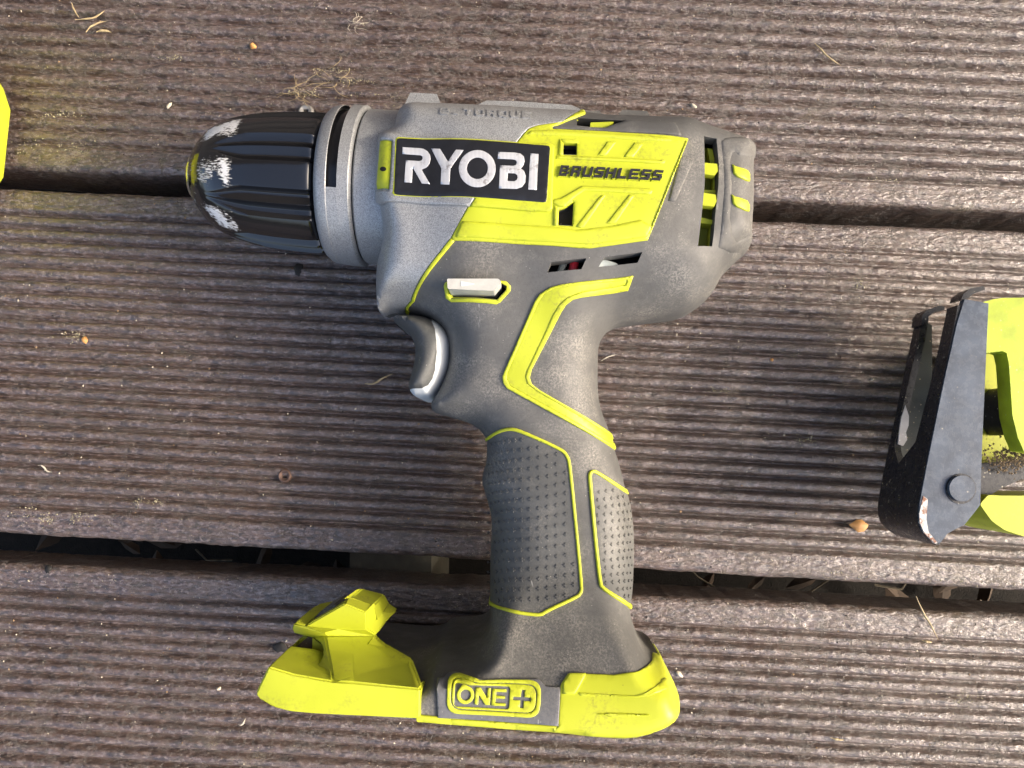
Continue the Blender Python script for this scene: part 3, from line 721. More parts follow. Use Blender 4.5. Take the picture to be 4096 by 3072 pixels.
FV = dict(s0=(382, 922, 81), s1=(620, 992, 81), s2=(955, 1050, 81), s3=(1135, 1062, 81), s4=(1690, 1112, 81), s4b=(1730, 1120, 81), s5=(1728, 1384, 81), s6=(800, 1340, 81), s7=(575, 1320, 81), s8=(428, 1282, 81), s9=(290, 1202, 80), s10=(270, 1160, 80),
    a0=(542, 768, 66), a1=(775, 796, 65), a2=(852, 832, 65), a3=(838, 905, 70), a4=(925, 950, 74),
    f0=(890, 655, 60), f1=(906, 760, 66), f2=(935, 900, 73), g0=(1310, 645, 52), g1=(1285, 716, 56), g2=(1435, 828, 62), g3=(1128, 812, 66), g4=(1134, 1003, 79),
    b0=(1336, 690, 50), b1=(1400, 742, 53), b2=(1640, 880, 63), b3=(1620, 908, 64), p3=(1128, 816, 62), p2=(1435, 833, 59),
    w0=(780, 668, 58), w1=(850, 722, 62), w2=(872, 800, 66))
FF = [('s0', 's1', 's2', 's3', 's4', 's4b', 's5', 's6', 's7', 's8', 's9', 's10'), ('s0', 'a0', 'a1', 'a2', 'a3', 'a4', 's2', 's1'), ('a4', 'f2', 's2'), ('f0', 'g0', 'g1', 'g3', 'f1'), ('g1', 'g2', 'g3'), ('f1', 'g3', 'g4', 's2', 'f2'),
    ('g4', 's3', 's2'), ('g3', 'g2', 'b3', 'g4'), ('g4', 'b3', 's4', 's3'), ('g0', 'b0', 'b1', 'g1'), ('g1', 'b1', 'b2', 'b3', 'g2'), ('b3', 'b2', 's4b', 's4'),
    ('w0', 'f0', 'f1', 'w1'), ('w1', 'f1', 'f2', 'w2'), ('w2', 'f2', 'a4', 'a3')]
FV['g2'] = (1435, 828, 60); FV['g3'] = (1128, 812, 66.5)
facets('foot_front', FV, FF, ML, lambda k: 78 if k in ('s0', 's5', 's6', 's7', 's8', 's9', 's10') else 3.5, .7)
LV = dict(l0=(590, 592, 56), l1=(606, 624, 53), l2=(780, 670, 56), l3=(892, 658, 59), l4=(872, 625, 60), l5=(716, 556, 58), l6=(604, 543, 58), m0=(1000, 580, 58), m1=(1256, 594, 57), m2=(1338, 640, 53), m3=(1312, 652, 52),
    n0=(722, 442, 50), n1=(850, 411, 42), n2=(886, 411, 42), n3=(780, 503, 52),
    h0=(1058, 362, 59), h1=(1250, 442, 59), h2=(1090, 302, 53), h3=(1310, 380, 53), h4=(1350, 490, 50), o0=(1140, 292, 44), o1=(1348, 345, 42), o2=(1395, 432, 42), o3=(1512, 439, 36), o4=(1440, 502, 42))
LF = [('l0', 'l1', 'l2', 'l4', 'l6'), ('l2', 'l3', 'l4'), ('l6', 'l4', 'l3', 'm3', 'm2', 'm1', 'm0', 'l5'), ('l6', 'l5', 'n3', 'n0'), ('n0', 'n3', 'n2', 'n1'), ('l5', 'm0', 'm1', 'h1', 'h0'), ('h0', 'h1', 'h3', 'h2'), ('h1', 'm1', 'h4', 'h3'), ('h2', 'h3', 'o1', 'o0'), ('h3', 'h4', 'o2', 'o1'), ('h4', 'm1', 'm2', 'o4', 'o3', 'o2')]
facets('latch_hook', LV, LF, ML, lambda k: 4 if k in ('o3', 'o4', 'm2', 'm3', 'l2', 'l3') else 12, .6, .4)
prism('rubber_strip', px('F', (778, 505), (850, 428), (962, 370), (1010, 395), (900, 480)), 51, 34, MO, drill, .4)
prism('web_plate', px('F', (774, 668), (860, 730), (878, 800), (856, 845), (772, 830)), 57, 40, ML, drill, .4)
prism('spring_plate', px('F', (605, 765), (740, 655), (800, 650), (800, 800), (770, 793)), 54, 50, m_speck('dusty_steel', (.10, .075, .05), (.35, .27, .15), .6, .6), drill, .2)
prism('spring_edge', px('F', (606, 764), (622, 755), (772, 786), (770, 796)), 55, 50, m_plain('bright_steel', (.7, .7, .7), .3, .6), drill, .1)
prism('lock_tab', px('F', (585, 755), (640, 690), (720, 655), (742, 665), (640, 750)), 52, 46, ML, drill, .5)
badge = patch('badge_plate', px('J', (0, 380), (90, 372), (160, 300), (260, 285), (1490, 375), (1600, 480), (1815, 495), (1785, 1062), (0, 935)), m_over('badge_grey', (.13, .135, .145), .4, .45), drill, BODY, .9, res=1.5, bev=.35)
def rrect(reg, a, b, c, d, r): return soften(px(reg, a, b, c, d), r, 5)
bo = rrect('J', (140, 325), (1535, 412), (1505, 955), (120, 872), 52)
bi = rrect('J', (195, 390), (1475, 470), (1450, 893), (182, 815), 44)
patch('badge_rim', bo, ML, badge, BODY, 1.35, holes=[bi], res=1.2, bev=.25)
b2 = rrect('J', (212, 402), (1460, 482), (1437, 880), (198, 800), 42)
wn = px('J', (255, 445), (1065, 495), (1048, 822), (232, 770))
plus = px('J', (1235, 545), (1282, 548), (1278, 650), (1375, 658), (1372, 708), (1268, 702), (1260, 805), (1208, 802), (1218, 695), (1110, 688), (1115, 640), (1226, 648))
patch('badge_frame', b2, ML, badge, BODY, 1.3, holes=[soften(wn, 12, 3), plus], res=1.2, bev=.2)
patch('letter_o', px('J', *arc(402, 608, 130, 132, 0, 360, 30)[:-1]), ML, badge, BODY, 1.45, holes=[px('J', *arc(402, 608, 76, 80, 0, 360, 24)[:-1])], res=1.2, bev=.25)
patch('letter_n', px('J', (555, 502), (628, 506), (722, 655), (730, 516), (778, 520), (765, 760), (698, 756), (600, 610), (590, 750), (538, 746)), ML, badge, BODY, 1.45, res=1.2, bev=.2)
patch('letter_e', px('J', (805, 524), (1012, 538), (1008, 580), (860, 570), (856, 625), (992, 634), (988, 674), (852, 665), (848, 730), (1002, 740), (998, 778), (790, 766)), ML, badge, BODY, 1.45, res=1.2, bev=.2)
patch('foot_rib', px('G', (1220, 1350), (1420, 1335), (1800, 1350), (1760, 1372), (1440, 1385)), ML, drill, BODY, 1.3, res=1.4, bev=1)
patch('foot_rib', px('G', (1060, 995), (1205, 995), (1190, 1040), (1110, 1180), (1000, 1180), (1000, 1080)), ML, drill, BODY, 1.3, res=1.4, bev=.5)
patch('foot_rib', px('G', (1130, 1150), (1300, 1165), (1640, 1180), (1780, 1130), (1900, 1020), (1930, 1060), (1800, 1190), (1640, 1215), (1140, 1200)), ML, drill, BODY, 1.1, res=1.4, bev=1)
lap('# ---- chuck')
# ---- chuck, torque ring and gear case on one axis
AX0 = np.append(at_z([(1300, 742)], 38)[0], 38); AX1 = np.append(at_z([(780, 708)], 38)[0], 38)
AD = (AX1 - AX0); AD /= np.linalg.norm(AD)          # points to the nose
AU = np.cross([0, 0, 1.], AD); AU /= np.linalg.norm(AU); AV = np.cross(AD, AU)
def s_of(x): q = np.append(at_z([(x, 742 - (1300 - x) * .065)], 38)[0], 38); return float((q - AX0) @ AD)
PXM = 2900 / (DIST - 38) / 1.02
def lathe(name, prof, mat, parent=drill, n=96, mod=None, sharp=40, t0=0, t1=360, cap=True):
    V, Fc = [], []; full = abs(t1 - t0 - 360) < 1e-6; k = n if full else n + 1
    for s_, r in prof:
        for j in range(k):
            a = math.radians(t0 + (t1 - t0) * j / n); rr = r + (mod(s_, a) if mod else 0)
            V.append(AX0 + AD * s_ + rr * (math.cos(a) * AU + math.sin(a) * AV))
    m = len(prof)
    for i in range(m - 1):
        for j in range(n):
            j2 = (j + 1) % k
            Fc.append((i * k + j, (i + 1) * k + j, (i + 1) * k + j2, i * k + j2))
    return to_obj(name, V, Fc, mat, parent, sharp=sharp)
def m_chuck():
    m = Mt('chuck_black_gloss', .1, 0, .9)
    geo = m.tc.outputs['Object']
    q = m.n('ShaderNodeVectorMath', operation='SUBTRACT'); m.l(m.co, q.inputs[0]); q.inputs[1].default_value = tuple(AX0)
    def dot(v):
        d = m.n('ShaderNodeVectorMath', operation='DOT_PRODUCT'); m.l(q.outputs[0], d.inputs[0]); d.inputs[1].default_value = tuple(v); return d.outputs['Value']
    s_, u, v = dot(AD), dot(AU), dot(AV)
    an = m.math('ARCTAN2', v, u)
    n1 = m.n('ShaderNodeCombineXYZ'); m.l(m.math('MULTIPLY', s_, .45), n1.inputs[0]); m.l(m.math('MULTIPLY', an, 45.), n1.inputs[1])
    nn = m.n('ShaderNodeTexNoise'); nn.inputs['Scale'].default_value = .95; nn.inputs['Detail'].default_value = 5; nn.inputs['Roughness'].default_value = .75; m.l(n1.outputs[0], nn.inputs[0])
    pads = m.math('ABSOLUTE', m.math('SINE', m.math('ADD', m.math('MULTIPLY', an, 4.), PADPH)))
    band = m.math('MULTIPLY', m.ramp(s_, S_A, S_A + 3), m.ramp(s_, S_B - 5, S_B, 1, 0))
    k = m.math('MULTIPLY', m.math('MULTIPLY', band, m.ramp(pads, .45, .9)), m.ramp(m.noise(.09, 3), .35, .55))
    sc = m.ramp(m.math('SUBTRACT', m.math('ADD', nn.outputs[0], m.math('MULTIPLY', k, .31)), .69), 0, .04)
    sc = m.math('MULTIPLY', sc, m.ramp(k, .05, .3))
    n3 = m.n('ShaderNodeTexNoise'); n3.inputs['Scale'].default_value = .8; n3.inputs['Detail'].default_value = 4; m.l(n1.outputs[0], n3.inputs[0])
    fine = m.math('MULTIPLY', m.ramp(n3.outputs[0], .62, .66), m.ramp(s_, S_B - 3, S_B + 1))
    sc = m.math('MAXIMUM', sc, m.math('MULTIPLY', fine, .6))
    m.color(m.mix(sc, (.008, .008, .009), (.72, .72, .70))); m.rough(m.ramp(sc, 0, 1, .12, .7))
    m.bump(m.math('ADD', m.math('MULTIPLY', m.noise(.5, 3), .3), sc), .08, .8)
    return m.m
CH = [(1345, 240), (1316, 274), (1290, 277), (1220, 275), (1150, 271), (1080, 264), (1025, 255), (985, 246), (950, 236), (915, 222), (885, 205), (860, 186), (840, 166), (825, 148), (814, 132), (806, 118)]
cs = [(s_of(x), r / PXM) for x, r in CH]
S_A, S_B = s_of(1040), s_of(850); PADPH = 2.48
fine = []
for (a, ra), (b, rb) in zip(cs[:-1], cs[1:]):
    for i in range(4): fine.append((a + (b - a) * i / 4, ra + (rb - ra) * i / 4))
fine.append(cs[-1])
sm = np.array(fine); sm[1:-1, 1] = (sm[:-2, 1] + sm[1:-1, 1] + sm[2:, 1]) / 3
S1, S2 = s_of(1080), s_of(900)
def flute(s_, a):
    u = (a * 8 / (2 * math.pi) + PADPH / math.pi + .5) % 1.0           # 8 pads
    f = min(1, max(0, (S2 - s_) / (S2 - S1))); f = f * f * (3 - 2 * f)
    w_ = .27 * (.25 + .75 * f)                                          # groove half width grows towards the ring
    d = abs(u - .5)
    g = 1 - (d / w_) ** 4 if d < w_ else 0
    wi = w_ * .5
    inner = (1 - d / wi) if d < wi else 0
    return f * (-2.3 * g + 2.0 * inner)
chuck = lathe('chuck', [tuple(p) for p in sm], m_chuck(), n=384, mod=flute, sharp=50)
chuck['label'] = 'glossy black fluted chuck with white paint scuffs'
sN = cs[-1][0]; rN = cs[-1][1]
lathe('nose_ring', [(sN - .5, rN - .2), (sN + .6, rN - .6), (sN + 2.2, rN - 2.6), (sN + 2.6, rN - 3.4), (sN + 2.6, rN - 4.2), (sN - 2, rN - 4.6)], m_plain('bright_metal', (.62, .62, .60), .18, 1.0, .05, .02))
lathe('nose_bore', [(sN + 2.2, rN - 4.3), (sN - 3, 3.6), (sN - 3, .1)], m_plain('dark_metal', (.05, .05, .05), .3, .8))
for k in range(3):
    lathe('chuck_jaw', [(sN - 3, 4.2), (sN + 1.6, 3.4), (sN + 2.6, 1.2), (sN + 2.6, .4)], m_plain('jaw_metal', (.25, .25, .25), .3, .9) if k == 0 else bpy.data.materials['jaw_metal'], n=6, t0=k * 120 + 20, t1=k * 120 + 95)
rr = 313 / PXM
ring = [(1500, rr * .88), (1470, rr * .97), (1462, rr * .995), (1448, rr)]
sa = s_of(1334); sb = s_of(1400); sc_ = s_of(1452)
def ring_notch(s_, a):
    return 0
collar = lathe('torque_collar', [(sa - 2, rr * .80), (sa, rr * .86), (sa - .6, rr * .93), (sa - 2.2, rr * .975), (sa - 5.0, rr * .99), (sa - 5.2, rr * .985)], MS, n=128)
S_w0, S_w1 = sa - 5.2, sa - 8.9
# band with the long indicator window: open between two angles
Wa, Wb = 52, 128
lathe('collar_band', [(S_w0, rr * .93), (S_w0, rr * .988), (S_w1, rr), (S_w1, rr * .93)], MS, n=90, t0=-165, t1=70)
lathe('collar_rear', [(S_w1, rr * .93), (S_w1, rr), (S_w1 - 3.6, rr * 1.0), (S_w1 - 4.1, rr * .985), (S_w1 - 4.3, rr * .95), (S_w1 - 4.3, rr * .86)], MS, n=128)
lathe('gear_case', [(S_w1 - 4.2, rr * .80), (S_w1 - 4.8, rr * .94), (S_w1 - 5.4, rr * .96), (S_w1 - 26, rr * .97)], MS, n=128)
lathe('collar_core', [(S_w0 + 1, rr * .93), (S_w1 - 7, rr * .93)], MK, n=96)

lap('# ================================================================ DECK')
# ================================================================ DECK
deck = thing('deck', None, None, kind='structure')
def board(name, t_edge, b_edge, grooves=True, x0=-330, x1=330, dx=.85, seed=1):
    """a grooved softwood board between two edge lines given in photo pixels at x = 0 and x = 4096"""
    Tl = at_z([(0, t_edge[0]), (4096, t_edge[1])], 0); Bl = at_z([(0, b_edge[0]), (4096, b_edge[1])], 0)
    xs = np.arange(x0, x1, dx)
    ty = Tl[0, 1] + (xs - Tl[0, 0]) * (Tl[1, 1] - Tl[0, 1]) / (Tl[1, 0] - Tl[0, 0])
    by = Bl[0, 1] + (xs - Bl[0, 0]) * (Bl[1, 1] - Bl[0, 1]) / (Bl[1, 0] - Bl[0, 0])
    W = float((ty - by).mean()); n = int(W / .42)
    v = np.concatenate([[0, 0, 0, .12, .4, .8, 1.3], np.linspace(1.8, W - 1.8, n), [W - 1.3, W - .8, W - .4, W - .12, W, W, W]])
    zoff = np.zeros(len(v)); zoff[0] = -28; zoff[1] = -6; zoff[2] = -3.2; zoff[-1] = -28; zoff[-2] = -6; zoff[-3] = -3.2
    inset = np.minimum(v, W - v); rnd = np.clip(1 - inset / 3.4, 0, 1); zed = -3.4 * (1 - np.sqrt(np.clip(1 - rnd ** 2, 0, 1)))
    zed = np.where(zoff < 0, zoff, zed)
    m0, m1 = 11.3, 11.6; ng = 22
    pit = (W - m0 - m1) / ng
    X, Vv = np.meshgrid(xs, v, indexing='ij')
    wob = .2 * vnoise(X * .03 + 9, Vv * .05, seed) + .08 * vnoise(X * .22, Vv * .3 + 5, seed + 1)
    u = (Vv - m0 + wob) / pit
    fr = np.abs(((u + .5) % 1) - .5)                      # 0 at a groove
    dep = 3.8 * (1 + .5 * vnoise(X * .02, Vv * .02, seed + 2)) * (.72 + .28 * np.clip((Vv - 10) / 70, 0, 1))
    gr = np.where((u > -.5) & (u < ng + .5), -.72 * dep * np.exp(-(fr / .17) ** 2) - .5 * dep * (1 - np.sqrt(np.clip(1 - (1 - 2 * fr) ** 2 * .8, 0, 1))), -.1)
    Z = zed[None] + np.where(inset[None] > 3, gr, 0)
    Z += .4 * vnoise(X * .05, Vv * .11, seed + 3) + .18 * vnoise(X * .3, Vv * .5, seed + 4) + .24 * vnoise(X * .7, Vv * 1.1, seed + 5)
    Y = ty[:, None] + (by - ty)[:, None] * (Vv / W)
    Y += (.5 * vnoise(X * .06, X * 0 + seed, 9) + .35 * vnoise(X * .4, X * 0 + seed * 3, 8)) * (inset[None] < 4)
    k = len(v); nx = len(xs)
    V3 = np.stack([X, Y, Z], 2).reshape(-1, 3) * .001
    i, j = np.meshgrid(np.arange(nx - 1), np.arange(k - 1), indexing='ij'); a = (i * k + j).ravel()
    Fq = np.stack([a, a + 1, a + k + 1, a + k], 1).astype(np.int32)
    me = bpy.data.meshes.new(name); me.vertices.add(len(V3)); me.vertices.foreach_set('co', V3.ravel())
    me.loops.add(Fq.size); me.loops.foreach_set('vertex_index', Fq.ravel()); me.polygons.add(len(Fq))
    me.polygons.foreach_set('loop_start', np.arange(0, Fq.size, 4)); me.polygons.foreach_set('loop_total', np.full(len(Fq), 4))
    me.update(calc_edges=True); me.shade_smooth(); me.materials.append(MD)
    o = bpy.data.objects.new(name, me); COL.objects.link(o); o.parent = deck
    return o, Z
board('deck_board', (-760, -610), (668, 843), seed=11)
board('deck_board', (748, 921), (2134, 2369), seed=31)
board('deck_board', (2250, 2462), (3720, 3960), seed=51)
board('deck_board', (-2240, -2110), (-830, -680), dx=4, seed=71)
board('deck_board', (3800, 4040), (5300, 5560), dx=4, seed=91)
lap('# what lies under')
# what lies under the gaps
MSOIL = m_plain('soil', (.012, .010, .008), .95, 0, .5, .8, 1)
bm = bmesh.new(); bmesh.ops.create_grid(bm, x_segments=2, y_segments=2, size=6); me = bpy.data.meshes.new('ground'); bm.to_mesh(me); bm.free(); me.materials.append(MSOIL)
gnd = bpy.data.objects.new('ground', me); COL.objects.link(gnd); gnd.location.z = -.11; gnd['kind'] = 'structure'
MJ = m_plain('joist_wood', (.04, .037, .026), .8, 0, .3, .3, .8)
j = prism('deck_joist', [(-72, -400), (-36, -400), (-36, 400), (-72, 400)], -29, -105, MJ, deck, 1, world=True)

lap('# ================================================================ NEIGH')
# ================================================================ NEIGHBOURING TOOLS
MBM = m_speck('black_enamel', (.016, .017, .019), (.5, .46, .35), .27, .5)
MBT2 = m_speck('sky_tinted_enamel', (.072, .092, .122), (.5, .46, .38), .24, .42)  # black enamel with the blue of the reflected sky put into its colour
saw = thing('power_saw', 'lime power tool with a black metal shoe bracket at the right edge of the photo', 'power tool')
ZT, ZB = 46, 18
top = px('H', (640, 203), (772, 226), (736, 1020), (726, 1340), (700, 1375), (640, 1450), (590, 1475), (545, 1500), (500, 1556), (440, 1520), (400, 1475), (386, 1420), (392, 1330), (430, 1130), (530, 640), (600, 330))
prism('bracket_plate', top, ZT, ZT - 2.6, MBT2, saw, 1.1, seg=3)
edge = np.array(px('H', (606, 240), (590, 330), (525, 640), (430, 1110), (388, 1320), (380, 1400), (390, 1470), (430, 1515), (492, 1556)))
EW = at_z(chaikin(edge, 2, False), ZT - 1.2)
def wall(name, s0, s1, z1, z0, mat, th=2.4, off=.6):
    L = np.r_[0, np.cumsum(np.hypot(*np.diff(EW, axis=0).T))]; t = np.linspace(s0 * L[-1], s1 * L[-1], 40)
    P = np.stack([np.interp(t, L, EW[:, 0]), np.interp(t, L, EW[:, 1])], 1)
    T = np.gradient(P, axis=0); n = np.stack([T[:, 1], -T[:, 0]], 1); n /= np.linalg.norm(n, axis=1)[:, None]
    if n[0, 0] > 0: n = -n
    A = P + n * off; B = P - n * (th - off)
    z1 = np.broadcast_to(z1, 40) if np.isscalar(z1) else np.interp(np.linspace(0, 1, 40), *z1)
    z0 = np.broadcast_to(z0, 40) if np.isscalar(z0) else np.interp(np.linspace(0, 1, 40), *z0)
    V = np.vstack([np.column_stack([A, z1]), np.column_stack([A, z0]), np.column_stack([B, z0]), np.column_stack([B, z1])])
    F_ = []
    for i in range(39):
        for k in range(4):
            a, b = k * 40, ((k + 1) % 4) * 40
            F_.append((a + i, a + i + 1, b + i + 1, b + i))
    F_ += [(0, 40, 80, 120), (39, 159, 119, 79)]
    return to_obj(name, V, F_, mat, saw, sharp=40)
wall('bracket_wall', .66, 1.0, ZT - .6, ZB, MBM)
wall('upper_arm', 0.0, .665, ZT - .6, ([0, .5, .85, 1], [39, 38, 36, 27]), MBM)
wall('lower_arm', 0.0, .665, ([0, .2, .7, .88, 1], [23, 23.5, 22, 22, 28]), ZB, MBM)
botp = np.vstack([EW[:: max(1, len(EW) // 20)], at_z(px('H', (360, 1180), (415, 1050), (448, 850), (460, 640), (459, 345)), 19.6)])
prism('lower_plate', botp, 19.6, 17.8, m_speck('dusty_inner_enamel', (.03, .038, .034), (.5, .42, .25), .5, .5), saw, .4, world=True)
hk = lambda reg, pts, z1, z0, m: prism('arm_hook', px(reg, *pts), z1, z0, m, saw, .5)
hk('H', ((622, 204), (632, 175), (670, 145), (745, 128), (753, 150), (690, 172), (655, 200)), ZT, ZT - 7, MBM)
hk('H', ((400, 345), (405, 295), (430, 262), (500, 238), (530, 243), (528, 262), (470, 275), (440, 300), (430, 350)), 25, 18, MBM)
def disc(reg, cx, cy, r, z1, z0, mat, name, par, bev=.6, ry=None):
    return prism(name, circ(reg, cx, cy, r, ry, 32), z1, z0, mat, par, bev, seg=3)
disc('H', 628, 1250, 72, ZT + 1.6, ZT - 1, MBT2, 'rivet', saw, .8)
disc('H', 620, 1252, 84, ZT + .3, ZT - 1, MBM, 'rivet_washer', saw, .2)
limeP = m_speck('lime_dusty', (.42, .52, .022), (.5, .58, .22), .45, .45)
limeQ = m_lime('lime_plain', .9)
prism('lime_guard', px('H', (745, 218), (800, 203), (850, 196), (1300, 190), (1300, 1100), (968, 1045), (935, 970), (905, 850), (885, 560), (872, 500), (850, 490), (745, 502)), 44, 37, limeP, saw, 1.6, seg=4)
prism('lime_base', px('H', (715, 480), (1300, 480), (1300, 1120), (715, 1110)), 18, 2, limeQ, saw, 1)
disc('H', 905, 820, 62, 30, 10, m_speck('wheel_rubber', (.02, .02, .02), (.4, .4, .38), .6, .5), 'guide_wheel', saw, 1.5, 135)
disc('H', 930, 820, 45, 31, 12, MK, 'wheel_hub', saw, 1.0, 110)
prism('black_bracket', px('H', (725, 1110), (960, 1090), (1300, 1100), (1300, 1210), (950, 1200), (840, 1250), (730, 1320)), 30, 4, MBM, saw, .8)
prism('lime_foot', soften(px('H', (724, 1338), (770, 1286), (850, 1290), (1300, 1290), (1300, 1530), (968, 1516), (860, 1480), (790, 1430)), 10, 3), 36, 6, ML, saw, 2.5, seg=4)
lt = prism('lime_tool', at_z(px('P', (-300, 200), (-60, 250), (0, 345), (28, 433), (0, 700), (-60, 800), (-300, 830)), 6), 40, 4, ML, None, 1.2, seg=3, world=True)
tag(lt, 'sliver of a lime yellow tool casing at the left edge of the photo', 'tool')

# ================================================================ SMALL THINGS ON THE DECK
def boardz(x, y): return .3
MSTR = m_plain('dry_straw', (.46, .36, .20), .6, 0, .25, .1); MFIB = m_plain('pale_fibre', (.55, .50, .40), .6, 0, .2, .05)
MCHIP = m_plain('orange_flake', (.55, .28, .09), .6, 0, .35, .3, .6); MSEED = m_plain('pale_seed', (.58, .52, .40), .5, 0, .2, .2)
def strand(name, pts, r, mat, z=.8, parent=None, lift=.6):
    Q = at_z(chaikin(pts, 3, False), z); t = np.linspace(0, 1, len(Q))
    Z = z + lift * np.sin(t * 3.1) + .25 * np.sin(t * 9)
    return tube(name, np.column_stack([Q, Z]), r, mat, parent, 6, True)
def st(reg, pts, r, mat, label, cat='straw', name='straw'):
    return tag(strand(name, px(reg, *pts), r, mat), label, cat)
st('R', ((1615, 708), (1650, 800), (1690, 860), (1737, 950)), .42, MSTR, 'long bent dry straw across the edge of the lower board, below the right tool')
st('R', ((1647, 953), (1675, 960), (1702, 962)), .5, MSTR, 'short thick straw stub beside the foot of the long bent straw')
st('P', ((3258, 172), (3280, 200), (3320, 240), (3364, 263)), .45, MSTR, 'pale curved grass stalk on the upper board at the top right')
st('D', ((110, 985), (175, 992), (230, 950), (315, 912)), .45, MSTR, 'curved pale wood fibre lying left of the trigger')
st('N', ((142, 1030), (180, 1005), (235, 992)), .3, MFIB, 'thin grey fibre beside the waist of the drill handle', 'fibre', 'fibre')
st('Q', ((210, 85), (240, 85), (262, 118), (290, 122)), .35, MFIB, 'thin forked fibre at the left edge of the middle board', 'fibre', 'fibre')
st('Q', ((1318, 1518), (1345, 1518), (1358, 1485)), .35, MFIB, 'small curled fibre on the lower board under the drill foot', 'fibre', 'fibre')
st('R', ((1140, 1490), (1180, 1500), (1218, 1502)), .45, MSTR, 'pale sliver of straw low on the bottom board at the right')
st('P', ((286, 10), (300, 45), (318, 72)), .35, MSTR, 'leftmost straw of the scattered straws at the top left')
st('P', ((300, 78), (350, 80), (395, 68), (420, 42)), .4, MSTR, 'branched straw pointing up right at the top left')
st('P', ((343, 130), (375, 100), (430, 84)), .4, MSTR, 'straw slanting up to the right under the branched one at the top left')
st('P', ((385, 128), (420, 124), (446, 130)), .6, MSTR, 'broad flat straw piece below the scattered straws at the top left')
def tuft(name, cx, cy, R, n, mat, label):
    o = thing(name, label, 'fibre tuft')
    for i in range(n):
        a = random.uniform(0, 6.28); p = np.array([cx, cy]) + rng.normal(0, R * .25, 2); pts = [p]
        for k in range(4):
            a += random.uniform(-1.1, 1.1); p = p + R * .4 * np.array([math.cos(a), math.sin(a) * .6]); pts.append(p)
        strand('fibre', pts, .09, mat, .8, o, 1.2)
    return o
tuft('fibre_tuft', 1205, 360, 75, 16, MSTR, 'tangled pale fibre tuft on the deck above the black chuck')
tuft('fibre_tuft', 1412, 95, 45, 12, MFIB, 'small curly fibre knot at the top edge above the drill nose')
tuft('fibre_tuft', 1350, 318, 80, 8, MSTR, 'loose sawdust fibres right of the tangled tuft above the torque collar')
def flake(name, reg, c, r, mat, label, cat='wood flake', z=.3, hh=.9, el=1.4):
    x, y = px(reg, c)[0]; Q = at_z([(x, y)], z)[0]; n = 11; r = r * (.78 if cat in ('seed', 'pebble') else 1); V = [(Q[0], Q[1], z + hh)]; a0 = random.random() * 3
    for ring_, zz in ((.65, z + hh * .8), (1, z - .2)):
        for k in range(n):
            a = 2 * math.pi * k / n; rr = r * ring_ * random.uniform(.75, 1.2); u, v = rr * el * math.cos(a), rr * math.sin(a)
            V.append((Q[0] + u * math.cos(a0) - v * math.sin(a0), Q[1] + u * math.sin(a0) + v * math.cos(a0), zz + random.uniform(-.15, .15)))
    Fc = [(0, 1 + k, 1 + (k + 1) % n) for k in range(n)] + [(1 + k, 1 + n + k, 1 + n + (k + 1) % n, 1 + (k + 1) % n) for k in range(n)]
    return tag(to_obj(name, V, Fc, mat, None), label, cat)
flake('wood_flake', 'R', (1300, 320), 2.3, MCHIP, 'orange brown seed husk on the middle board left of the black bracket', el=1.5)
flake('wood_flake', 'O', (468, 1465), 1.4, MCHIP, 'small orange flake on the middle board left of the drill', el=1.2)
flake('pebble', 'T', (1398, 255), 1.6, MCHIP, 'round tan pebble on the upper board above the chuck', 'pebble', hh=1.6, el=1.1)
flake('seed', 'O', (935, 170), 1.0, MSEED, 'slim pale seed lying up left of the chuck', 'seed', el=2.3)
flake('seed', 'N', (1645, 1130), .8, MSEED, 'round white speck of seed between the drill and the right tool', 'seed', el=1)
flake('seed', 'R', (303, 1140), 1.1, MSEED, 'white pointed seed just right of the foot of the drill', 'seed', el=2.2)
flake('seed', 'C', (1242, 228), 1.0, MSEED, 'slim pale seed on the upper board above the rear of the drill', 'seed', el=2.3)
flake('wood_flake', 'N', (1088, 1022), .7, MCHIP, 'tiny orange chip in a groove between the drill and the right tool', el=1)
flake('seed', 'Q', (1210, 1320), .9, MSEED, 'pale oval grit grain on the lower board left of the drill foot', 'seed', el=1.3)
# screws sunk into the boards
def screw(x, y, R, mat, label, z=-.3):
    Q = at_z([(x, y)], z)[0]; o = thing('deck_screw', label, 'screw'); n = 24; V, Fc = [], []
    for r_, zz in ((R * 1.15, z - .8), (R, z + .1), (R * .82, z + .35), (R * .45, z - .1), (R * .40, z - .9)):
        for k in range(n):
            a = 2 * math.pi * k / n; q = 1 if r_ > R * .5 else 1 / max(abs(math.cos(a)), abs(math.sin(a))) * .85
            V.append((Q[0] + r_ * q * math.cos(a), Q[1] + r_ * q * math.sin(a), zz))
    for i in range(4):
        for k in range(n): Fc.append((i * n + k, i * n + (k + 1) % n, (i + 1) * n + (k + 1) % n, (i + 1) * n + k))
    to_obj('screw_head', V, Fc, mat, o, sharp=30)
    to_obj('drive_recess', [(Q[0] + R * .5 * math.cos(a), Q[1] + R * .5 * math.sin(a), z - .88) for a in np.linspace(0, 6.28, 9)[:-1]], [tuple(range(8))], MBLK, o, smooth=False)
    return o
screw(1138, 1903, 2.6, m_plain('rusty_steel', (.16, .10, .075), .55, .5, .4, .15), 'rusty countersunk screw in the middle board left of the grip', .1)
screw(1222, 446, 3.0, m_plain('zinc_steel', (.34, .33, .31), .45, .6, .15, .1), 'grey zinc screw head peeping out above the black chuck', .3)
MHOLE = m_plain('opening_shade_black', (.012, .011, .010), .7, 0, .4, .3)  # black for blobs that stand for the dark inside open holes and a crack
def hole(x, y, R, label, el=1.0): return flake('dark_opening_blob', 'P', (x, y), R, MHOLE, label, 'screw hole', z=-.2, hh=.5, el=el)
hole(1193, 1078, 2.4, 'black blob drawn for the dark of a screw hole below the silver torque collar', 1.1)
